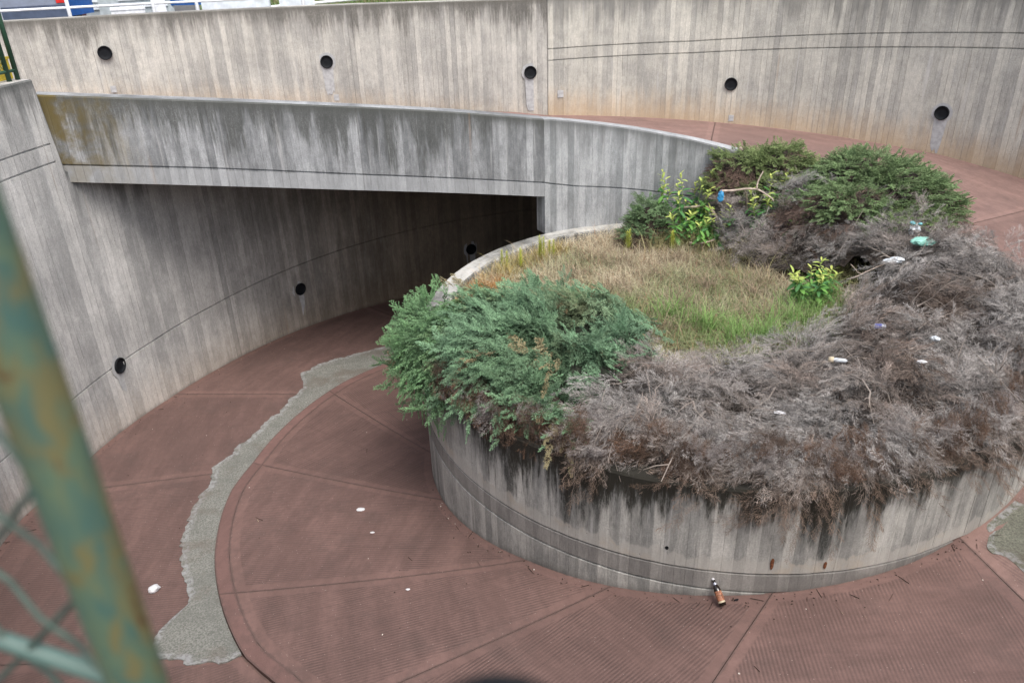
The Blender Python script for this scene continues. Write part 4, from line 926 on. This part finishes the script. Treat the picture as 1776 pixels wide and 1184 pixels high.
# ------------------------------------------------------------------ litter
M_BAGW = simple('white_plastic', (.50, .54, .57), .4, spec=.5, scale=14); M_TEAL = simple('teal_plastic', (.12, .33, .36), .4)
M_MINT = simple('mint_plastic', (.24, .50, .42), .4, scale=12); M_BLUE = simple('blue_plastic', (.04, .24, .46), .4)
M_CLEAR = simple('clear_plastic', (.5, .53, .56), .25, scale=16); M_PAPER = simple('white_paper', (.55, .55, .57), .8)
M_GLASS = simple('brown_bottle_glass', (.012, .007, .004), .08, spec=.7); M_LABEL = simple('bottle_label', (.26, .11, .06), .6, scale=60, var=.5)
M_CREAM = simple('label_cream', (.45, .38, .27), .6); M_TIN = simple('can_metal', (.45, .47, .55), .35, metal=.6)
def crumple(name, label, cat, loc, size, mat, seed, amp=.35, sub=3, parent=None, rz=0.0, off=(0, 0, 0)):
    import bmesh
    bm = bmesh.new(); bmesh.ops.create_icosphere(bm, subdivisions=sub, radius=1.0); r = np.random.default_rng(seed); K = unit(r.normal(0, 1, (22, 3))); Aa = r.uniform(-1, 1, 22)
    for v in bm.verts:
        q = np.array(v.co); f = 1+amp*float(np.sum(Aa*np.abs(K@q))/4.2)+amp*.25*float(r.normal()); v.co = Vector(q*f*np.array(size))+Vector(off)
    me = bpy.data.meshes.new(name); bm.to_mesh(me); bm.free(); me.materials.append(mat)
    o = link(name, me, None, parent, None if parent else loc, None if parent else (0, 0, rz))
    if label: tag(o, label, cat)
    return o
def dz(x, y, dead_=True): return float(dead_top(np.array([x]), np.array([y]))[0])
def floorz(x, y):
    ph = math.degrees(math.atan2(y-CY, x-CX)); r = math.hypot(x-CX, y-CY)
    if ph > 60: ph -= 360
    return gz(ph)+(0 if r < kr(ph) else -.035)
# beer bottle leaning on the wall foot
bt = thing('beer_bottle', 'brown beer bottle with orange label leaning against the foot of the planter wall', 'bottle', (1.765, 5.00, floorz(1.765, 5.0)+.036), 0)
ax = Vector((-.055, .165, .135)).normalized(); Mb = ax.to_track_quat('Z', 'Y').to_matrix().to_4x4() @ Matrix.Scale(.9, 4)
for nm, prof, mt in (('glass_body', [(.0001, 0), (.032, 0), (.035, .006), (.035, .155), (.031, .175), (.018, .205), (.0145, .225), (.0135, .262), (.0001, .262)], M_GLASS),
                     ('label', [(.0358, .03), (.0358, .14)], M_LABEL), ('label_trim', [(.0362, .028), (.0362, .045)], M_CREAM), ('cap', [(.0155, .250), (.0155, .278), (.0001, .280)], M_PAPER), ('neck_foil', [(.0205, .203), (.0165, .222)], M_TIN)):
    mb = MB(); mb.lathe(prof, Mb, 20); mb.build(nm, mt, bt, True)
crumple('paper_scrap', 'small black scrap lying just right of the bottle', 'litter', (1.90, 5.07, floorz(1.9, 5.07)+.012), (.022, .009, .01), M_BLACK, 2, sub=2, rz=.2)
crumple('crumpled_tissue', 'crumpled white tissue on the red outer lane at the lower left', 'litter', (-3.77, 6.07, floorz(-3.77, 6.07)+.03), (.045, .038, .032), M_PAPER, 5, amp=.6, sub=2)
crumple('paper_scrap', 'flat white scrap on the inner lane, the largest of the three there', 'litter', (-1.83, 7.27, floorz(-1.83, 7.27)+.008), (.042, .026, .008), M_PAPER, 6, sub=2)
crumple('paper_scrap', 'tiny white scrap in the middle of the inner lane below the largest one', 'litter', (-1.62, 6.79, floorz(-1.62, 6.79)+.007), (.022, .012, .007), M_PAPER, 7, sub=2)
crumple('paper_scrap', 'tiny white scrap on the inner lane nearest the bottle', 'litter', (-1.10, 5.74, floorz(-1.1, 5.74)+.007), (.02, .014, .008), M_PAPER, 8, sub=2)
crumple('blue_bag', 'bright blue plastic scrap hanging on the left end of the forked pale branch', 'litter', (2.97, 10.58, -3.29), (.038, .03, .065), M_BLUE, 9, amp=.5)
z = dz(5.2, 9.45)
wb = thing('plastic_bag', 'white plastic bag with teal handles standing in the dead twigs', 'litter', (5.08, 9.28, z+.06))
crumple('bag_body', None, None, None, (.085, .07, .11), M_BAGW, 10, amp=.6, parent=wb); crumple('handle', None, None, None, (.035, .03, .022), M_TEAL, 11, parent=wb, off=(-.045, 0, .10)); crumple('handle', None, None, None, (.03, .02, .014), M_TEAL, 12, parent=wb, off=(.055, 0, .085))
crumple('mint_bag', 'flat mint green plastic bag lying on the dead twigs below the white bag', 'litter', (4.98, 8.86, dz(4.98, 8.86)+.06), (.12, .08, .045), M_MINT, 13, amp=.35)
crumple('clear_plastic', 'crumpled clear plastic wrapper where grass meets the dead twigs', 'litter', (4.55, 8.62, dz(4.55, 8.62)+.07), (.11, .055, .035), M_CLEAR, 14, amp=.6)
crumple('white_wrapper', 'thin white wrapper lying flat left of the white and teal bag', 'litter', (4.55, 9.95, dz(4.55, 9.95)+.10), (.07, .018, .014), M_PAPER, 15, amp=.6)
crumple('white_wrapper', 'dirty white wrapper on the dead twigs below the white tube, toward the right', 'litter', (3.85, 6.42, dz(3.85, 6.42)+.10), (.05, .02, .014), M_PAPER, 16, amp=.6)
crumple('white_wrapper', 'torn white wrapper on the dead twigs nearest the front edge', 'litter', (2.35, 5.85, dz(2.35, 5.85)+.09), (.05, .03, .014), M_PAPER, 17, amp=.8)
crumple('clear_plastic', 'dull clear plastic cup half sunk in the dead twigs at the right', 'litter', (4.25, 6.95, dz(4.25, 6.95)+.06), (.05, .04, .025), M_CLEAR, 18, amp=.4)
def can(name, label, loc, L, r0, r1, ang, mats):
    t = thing(name, label, 'litter', loc, ang); A = Matrix.Rotation(math.radians(82), 4, 'Y')
    for nm, prof, mt in mats: mb = MB(); mb.lathe([(q[0], q[1]) for q in prof], A, 16); mb.build(nm, mt, t, True)
can('drink_can', 'crushed silver and blue drink can lying on the dead twigs', (3.85, 7.42, dz(3.85, 7.42)+.10), .12, .03, .03, -.5,
    (('can_body', [(.0001, 0), (.027, .002), (.031, .01), (.029, .05), (.031, .10), (.025, .115), (.0001, .115)], M_TIN), ('can_print', [(.0315, .012), (.0300, .05), (.0315, .075)], simple('can_print', (.10, .11, .30), .4))))
can('white_tube', 'pale white and grey squeezed tube lying on the dead twigs', (3.15, 6.82, dz(3.15, 6.82)+.10), .15, .03, .02, -.55,
    (('tube_cap', [(.0001, 0), (.030, 0), (.032, .045), (.020, .05)], M_CREAM), ('tube_body', [(.019, .05), (.024, .07), (.020, .16), (.003, .175)], M_CLEAR)))

# rust marks and a tie hole on the planter wall
M_RUST = simple('rust_stain', (.13, .045, .018), .9, scale=40, var=.5)
for ph_, z_, h_, mt_, nm_ in ((-93.6, -4.86, .11, M_RUST, 'rust_mark'), (-86.0, -4.90, .07, M_RUST, 'rust_mark'), (-108.3, -4.80, .035, M_BLACK, 'tie_hole'), (-196+0, -4.9, .03, M_BLACK, 'tie_hole')):
    r = random.Random(int(-ph_*10)); m = MB(); pts = [(.014*math.cos(a)*(1+.3*r.random()), h_/2*math.sin(a)*(1 if a < math.pi else 1.4)) for a in np.linspace(0, 2*math.pi, 13)[:-1]]
    m.quad([(x, y, .0035) for x, y in pts]); q = m.build(nm_, mt_); p = pol(3.5, ph_); on_wall(q, planter, (p.x, p.y, z_), (p.x-CX, p.y-CY))
# crumbs of leaf litter, twigs and grit gathered on the ramp
V = []; T = []; C = []
for k in range(420):
    u_ = rng.uniform()
    if u_ < .5: ph_ = rng.uniform(-165, -58); r_ = 3.53+abs(rng.normal(0, .10))
    elif u_ < .7: ph_ = rng.uniform(-215, -150); r_ = rlow(ph_+360)-.03-abs(rng.normal(0, .10))
    else: ph_ = rng.uniform(-215, -58); r_ = rng.uniform(3.6, 8.0)
    p = pol(r_, ph_, 0); z = gz(ph_)+(.004 if r_ < kr(ph_) else -.028); a = rng.uniform(0, 6.28); L = rng.uniform(.003, .010) if rng.uniform() < .85 else rng.uniform(.03, .07); w_ = rng.uniform(.002, .005) if L < .02 else .002
    d = Vector((math.cos(a), math.sin(a), 0)); n_ = Vector((-d.y, d.x, 0)); b = len(V); c0 = Vector((p.x, p.y, z))
    V += [tuple(c0-d*L-n_*w_), tuple(c0+d*L-n_*w_), tuple(c0+d*L*.8+n_*w_+Vector((0, 0, .006))), tuple(c0-d*L*.7+n_*w_+Vector((0, 0, .004)))]; T += [(b, b+1, b+2), (b, b+2, b+3)]
    C += [(.03, .02, .015) if rng.uniform() < (.93 if u_ < .7 else .5) else ((.42, .34, .25) if L > .02 else (.55, .5, .45))]*4
tag(link('leaf_debris', tri_mesh('leaf_debris', V, T, np.array(C)), M_TWIG), 'scattered crumbs of dead leaf, twig and grit on the red ramp', 'debris', kind='stuff')

# ------------------------------------------------------------------ street railing, cars and boxes beyond the wall
AZ = [(0, -.5060), (60, -.4787), (118, -.4510), (197, -.4119), (240, -.3915), (300, -.3588), (335, -.3375), (435, -.2817), (545, -.214), (680, -.126), (900, .01)]
def far(az, D): s = float(np.interp(az, [a for a, _ in AZ], [b for _, b in AZ])); return Vector((s*D, math.sqrt(1-s*s)*D, 0))
GZ = -1.75
M_WHITE = simple('white_paint', (.68, .69, .72), .5, spec=.4); M_CBLUE = simple('car_blue', (.015, .09, .32), .3, spec=.6); M_CDARK = simple('car_dark', (.02, .02, .035), .3, spec=.6)
M_CGREY = simple('car_grey_blue', (.07, .09, .14), .3, spec=.6); M_WIN = simple('car_glass', (.03, .04, .045), .08, spec=.8); M_TYRE = simple('tyre', (.02, .02, .02), .9); M_RED = simple('red_lens', (.55, .02, .015), .3)
rail = thing('street_railing', 'white tubular railing on the street side of the retaining wall at the top left', 'railing', (-6, 15.9, -1.07))
def addp(m, name, mat, parent, smooth=False):
    o = m.build(name, mat, None, smooth); o.parent = parent; o.matrix_parent_inverse = Matrix.LocRotScale(parent.location, parent.rotation_euler, None).inverted(); return o
rp = smooth_path([(0.6, 16.75, 0), (-3.0, 16.87, 0), (-6.2, 16.3, 0), (-9.0, 15.45, 0), (-14.0, 13.6, 0)], 8); rp, rs = resample(rp, .5)
for zz, r_ in ((-.92, .022), (-.55, .022), (-.15, .028)):
    m = MB(); m.tube([Vector((p[0], p[1], zz)) for p in rp if p[0] < -3.2], r_, 8); addp(m, 'rail', M_WHITE, rail, True)
for px in (-20, 118, 268, 340, 527):
    k = min(range(len(rp)), key=lambda i: abs(rp[i][0]/math.hypot(rp[i][0], rp[i][1])-float(far(px, 1).x))); p = rp[k]; d = far(px, math.hypot(p[0], p[1]))
    m = MB(); m.tube([(d.x, d.y, GZ), (d.x, d.y, -.12)], .035, 8); addp(m, 'post', M_WHITE, rail, True)

def car(label, pos, rz, body, hatch=True, L=3.9):
    t = thing('parked_car', label, 'car', (pos.x, pos.y, GZ), rz, 'cars parked beyond the wall')
    Wd = .84
    if hatch: prof = [(-L/2, .35), (-L/2-.02, .75), (-L/2+.06, 1.0), (-L/2+.30, 1.38), (-L/2+.55, 1.46), (.15, 1.47), (.75, 1.05), (L/2-.25, .86), (L/2, .68), (L/2+.02, .35)]
    else: prof = [(-L/2, .35), (-L/2-.02, .8), (-L/2+.1, 1.5), (-L/2+.3, 1.85), (.7, 1.85), (1.2, 1.15), (L/2-.1, .95), (L/2, .6), (L/2, .35)]
    m = MB(); n = len(prof)
    def wy(z): return Wd-(.16*max(0, z-.9)/.5)
    for k in range(n):
        a, b = prof[k], prof[(k+1) % n]
        m.quad([(a[0], -wy(a[1]), a[1]), (b[0], -wy(b[1]), b[1]), (b[0], wy(b[1]), b[1]), (a[0], wy(a[1]), a[1])])
    m.quad([(p[0], -wy(p[1]), p[1]) for p in prof]); m.quad([(p[0], wy(p[1]), p[1]) for p in prof][::-1])
    o = m.build('body', body, t); bv = o.modifiers.new('bevel', 'BEVEL'); bv.width = .05; bv.segments = 2
    def win(name, pts): mm = MB(); mm.quad(pts); mm.build(name, M_WIN, t)
    zt = 1.40 if hatch else 1.75; zb = .98
    for s in (-1, 1):
        yy = lambda z: s*(wy(z)+.006)
        x0, x1 = -L/2+.40, .20
        for a, b in ((x0, (x0+x1)/2-.06), ((x0+x1)/2+.06, x1+.25)):
            win('side_window', [(a-.1, yy(zb), zb), (b+.2, yy(zb), zb), (b, yy(zt), zt), (a, yy(zt), zt)])
        mm = MB(); mm.box(-L/2-.035, -L/2+.10, s*Wd-.16 if s > 0 else -Wd, Wd if s > 0 else -Wd+.16, .78, 1.12); mm.build('tail_light', M_RED, t)
        mm = MB(); mm.box(L/2-.10, L/2+.03, s*.72-.14, s*.72+.14, .60, .74); mm.build('headlight', M_WHITE, t)
        for x in (-L/2+.65, L/2-.70):
            mm = MB(); mm.lathe([(.0001, -.09), (.30, -.09), (.31, -.06), (.31, .06), (.30, .09), (.0001, .09)], Matrix.Translation((x, s*(Wd-.08), .31)) @ Matrix.Rotation(math.pi/2, 4, 'X'), 18); wh = mm.build('wheel', M_TYRE, t, True)
            mm = MB(); mm.lathe([(.0001, 0), (.19, 0), (.2, -.02)], Matrix.Translation((x, s*(Wd+.015), .31)) @ Matrix.Rotation(math.pi/2, 4, 'X'), 12); mm.build('rim', M_TIN, wh)
    a, b = prof[2], prof[3]; win('rear_window', [(a[0]-.005, -.58, a[1]+.05), (a[0]-.005, .58, a[1]+.05), (b[0]-.012, .54, b[1]-.02), (b[0]-.012, -.54, b[1]-.02)])
    a, b = prof[5], prof[6]; win('windscreen', [(a[0]+.06, -.6, a[1]-.03), (a[0]+.06, .6, a[1]-.03), (b[0]-.02, .7, b[1]+.04), (b[0]-.02, -.7, b[1]+.04)])
    return t
p = far(-35, 24.5); car('bright blue car at the far left of the street beyond the wall', p, math.radians(175), M_CBLUE)
p = far(42, 22.6); car('dark grey hatchback with a red tail light, just right of the blue car', p, math.radians(118), M_CGREY)
p = far(318, 26.0); vt = car('blue van with a yellow stripe behind the white railing', p, math.radians(170), M_CBLUE, hatch=False, L=4.6)
M_YEL = simple('yellow_paint', (.62, .46, .04), .5)
mm = MB(); mm.box(-2.2, 2.2, .855, .862, .60, .68); mm.build('yellow_stripe', M_YEL, vt)
mm = MB(); mm.box(-2.2, 2.2, -.862, -.855, .60, .68); mm.build('yellow_stripe', M_YEL, vt)
def boxthing(name, label, cat, px, D, wx, wy, h, mat, rz=0.0, lid=True):
    p = far(px, D); t = thing(name, label, cat, (p.x, p.y, GZ), rz)
    m = MB(); m.box(-wx/2, wx/2, -wy/2, wy/2, 0, h); o = m.build('body', mat, t); bv = o.modifiers.new('bevel', 'BEVEL'); bv.width = .012; bv.segments = 2
    if lid: m = MB(); m.box(-wx/2-.015, wx/2+.015, -wy/2-.015, wy/2+.015, h+.002, h+.04); o = m.build('lid', mat, t); bv = o.modifiers.new('bevel', 'BEVEL'); bv.width = .01
    return t
M_GREYB = simple('grey_cabinet', (.34, .38, .40), .6); M_OFFW = simple('off_white_block', (.60, .64, .68), .75, scale=5)
boxthing('utility_cabinet', 'grey-white upright utility cabinet left of the low white box', 'cabinet', 189, 21.5, .42, .35, 1.3, M_GREYB, .4)
boxthing('white_box', 'low white box on the street between the cabinet and the white pillar', 'box', 222, 20.5, .68, .45, .58, M_WHITE, .4)
boxthing('white_pillar', 'narrow white pillar in front of the blue van', 'pillar', 278, 20.5, .28, .28, 1.25, M_WHITE, .35)
boxthing('concrete_block', 'large pale block behind the wall, left of the pair', 'block', 397, 20.3, 1.15, .6, .85, M_OFFW, .3, False)
boxthing('concrete_block', 'smaller pale block set back between the two large ones', 'block', 452, 22.5, .5, .5, .62, M_OFFW, .2, False)
boxthing('concrete_block', 'large pale block behind the wall, right of the pair', 'block', 516, 20.3, .78, .6, .95, M_OFFW, .25, False)
sh = boxthing('street_kiosk', 'grey louvred kiosk behind the low white box', 'kiosk', 228, 26, 2.2, 1.6, 2.3, M_GREYB, .4, True)
for k in range(10):
    m = MB(); m.box(-.95, .95, -.84, -.805, .35+k*.18, .45+k*.18); m.build('louvre', M_OFFW, sh)
boxthing('dark_hoarding', 'dark purple-brown panel behind the dark hatchback', 'panel', 138, 29, 2.6, .2, 1.5, simple('dark_panel', (.05, .02, .03), .7), .4, False)
m = MB(); p0, p1 = far(452, 23.5), far(700, 27.0); m.tube([(p0.x, p0.y, GZ+.27), (p1.x, p1.y, GZ+.23)], .04, 8)
for q in (.02, .5, .98):
    c_ = p0*(1-q)+p1*q; m2 = MB(); m2.tube([(c_.x, c_.y, GZ), (c_.x, c_.y, GZ+.27)], .03, 6)
tag(m.build('fallen_pole', M_WHITE, None, True), 'long white pole lying along the grass verge beyond the wall', 'pole')
# verge
m = MB(); L0 = [far(px, D) for px, D in ((350, 24), (500, 22.5), (700, 21), (950, 20))]; L1 = [far(px, D) for px, D in ((350, 60), (500, 60), (700, 60), (950, 60))]
for k in range(3): m.quad([(L0[k].x, L0[k].y, GZ+.006), (L0[k+1].x, L0[k+1].y, GZ+.006), (L1[k+1].x, L1[k+1].y, GZ+.006), (L1[k].x, L1[k].y, GZ+.006)])
tag(m.build('grass_verge', simple('verge_earth', (.10, .11, .05), .95, scale=2)), kind='structure')
n = 16000; px = rng.uniform(345, 930, n); DD = 20.5+rng.uniform(0, 1, n)**1.5*22; s_ = np.interp(px, [a for a, _ in AZ], [b for _, b in AZ])
Pv = np.stack([s_*DD, np.sqrt(1-s_**2)*DD, np.full(n, GZ)], 1); C = np.where(rng.uniform(0, 1, (n, 1)) < .6, np.array([.11, .19, .05]), np.array([.26, .22, .12]))*(.6+.7*rng.uniform(0, 1, (n, 1)))
tag(build_soup('verge_grass', [blades(Pv, rng.uniform(.08, .26, n), rng.uniform(.2, 1, n), C, .03)], M_GRASS), 'rough grass on the verge beyond the top of the wall', 'grass', kind='stuff')

# ------------------------------------------------------------------ fences
M_POST = None
t = NT('flaking_green_paint'); g = t.n('TexCoord').outputs['Object']
mp = t.n('Mapping'); t.t.links.new(g, mp.inputs[0]); mp.inputs['Scale'].default_value = (1, 1, .45); g = mp.outputs[0]
n1 = t.noise(g, 40, 5, .65, .4); n2 = t.noise(g, 30, 5, .6, .5); n3 = t.noise(g, 70, 4, .6)
c = t.mix(t.ramp(n1, .34, .66), (.040, .088, .074), (.080, .115, .068)); c = t.mix(t.math('MULTIPLY', t.ramp(n2, .44, .56), .85), c, (.12, .10, .038)); c = t.mix(t.ramp(t.math('MULTIPLY', n2, n1), .32, .40), c, (.07, .032, .012)); c = t.mix(t.math('MULTIPLY', t.ramp(n3, .5, .8), .4), c, (.06, .10, .07))
M_POST = t.done(c, .6, n3, .4, .002, .4)
M_WIRE = simple('green_wire', (.045, .07, .055), .5, scale=30, var=.3); M_RAILG = simple('pale_green_rail', (.07, .12, .105), .5, scale=10)
fc = thing('fence', 'green chain-link fence with thick flaking rusty post, very close at the left', 'fence', (-.30, .435, -1.33))
def fp(m, name, mat, smooth=True): return addp(m, name, mat, fc, smooth)
m = MB(); m.tube([(-.330, .425, -1.33), (-.3075, .4365, -.52), (-.3125, .4425, -.26), (-.3165, .446, -.11), (-.331, .459, .45)], .0215, 24); fp(m, 'post', M_POST)
# the mesh panel hangs left of the post in the plane of the wall
pa = Vector((-.310, .448, 0)); dirp = (Vector((pol(8.62, 244).x, pol(8.62, 244).y, 0))-pa).normalized(); nrm = Vector((-dirp.y, dirp.x, 0))
cw, ch = .109, .109
def fpt(s, z): return pa+dirp*s+Vector((0, 0, z))
zb_, zt_ = -.62, -.27
m = MB()
for k in range(-8, 26):
    for sg in (1, -1):
        pts = []
        for q in range(0, 13):
            s = q*cw/4; z = -.388+(k*ch)+sg*(s-.074)*ch/cw
            off = .0025*(1 if (q+(0 if sg > 0 else 1)) % 2 else -1)
            if zb_ <= z <= zt_: pts.append(fpt(s+.012, z)+nrm*off)
        if len(pts) > 1: m.tube(pts, .0029, 6)
w_ = fp(m, 'wire_mesh', M_WIRE); w_['kind'] = 'stuff'
m = MB(); m.tube([fpt(.0, zb_+.078), fpt(.9, zb_+.078)], .008, 10); fp(m, 'bottom_rail', M_RAILG)
m = MB(); m.lathe([(.0001, .028), (.03, .024), (.05, .008), (.052, -.01), (.045, -.03), (.03, -.04)], Matrix.Translation((-.016, .255, -.373)), 20); m.tube([(-.014, .255, -.39), (-.014, .255, -1.75)], .028, 12); fp(m, 'capped_post', M_BLACK)
# distant fence on top of the lower wall, upper left corner
f2 = thing('fence', 'dark green mesh fence on top of the lower ramp wall in the upper left corner', 'fence', (-5.8, 9.6, -1.33))
M_DG = simple('dark_green_paint', (.02, .06, .035), .5)
def f2p(th): p = pol(rlow(th)+.14, th); return p
m = MB()
for th in (172.0, 172.9, 184, 195):
    p = f2p(th); m2 = MB(); m2.tube([(p.x, p.y, -1.33), (p.x, p.y, .1)], .028, 10); addp(m2, 'post', M_DG, f2, True)
for z in (-1.22, .02):
    m2 = MB(); m2.tube([Vector((f2p(t_).x, f2p(t_).y, z)) for t_ in np.arange(172, 196, 1.0)], .018, 8); addp(m2, 'rail', M_DG, f2, True)
m2 = MB(); arc = np.arange(172.9, 195, .38)
for i in range(-24, len(arc)):
    for sg in (1, -1):
        pts = []
        for q in range(0, 25):
            j = i+q
            if 0 <= j < len(arc): p = f2p(arc[j]); pts.append(Vector((p.x, p.y, (-1.22+q*.0517) if sg > 0 else (.02-q*.0517))))
        if len(pts) > 1: m2.tube(pts, .0025, 3, False)
o = addp(m2, 'wire_mesh', M_DG, f2); o['kind'] = 'stuff'
p = pol(8.40, 173.1); yb = thing('yellow_box', 'low yellow box standing on the wall end just behind the corner fence', 'box', (p.x, p.y, -1.33), math.radians(173.1))
m = MB(); m.box(-.05, .05, -.27, .27, 0, .22); m.build('body', M_YEL, yb); m = MB(); m.box(-.06, .06, -.28, .28, .222, .25); m.build('lid', M_YEL, yb)
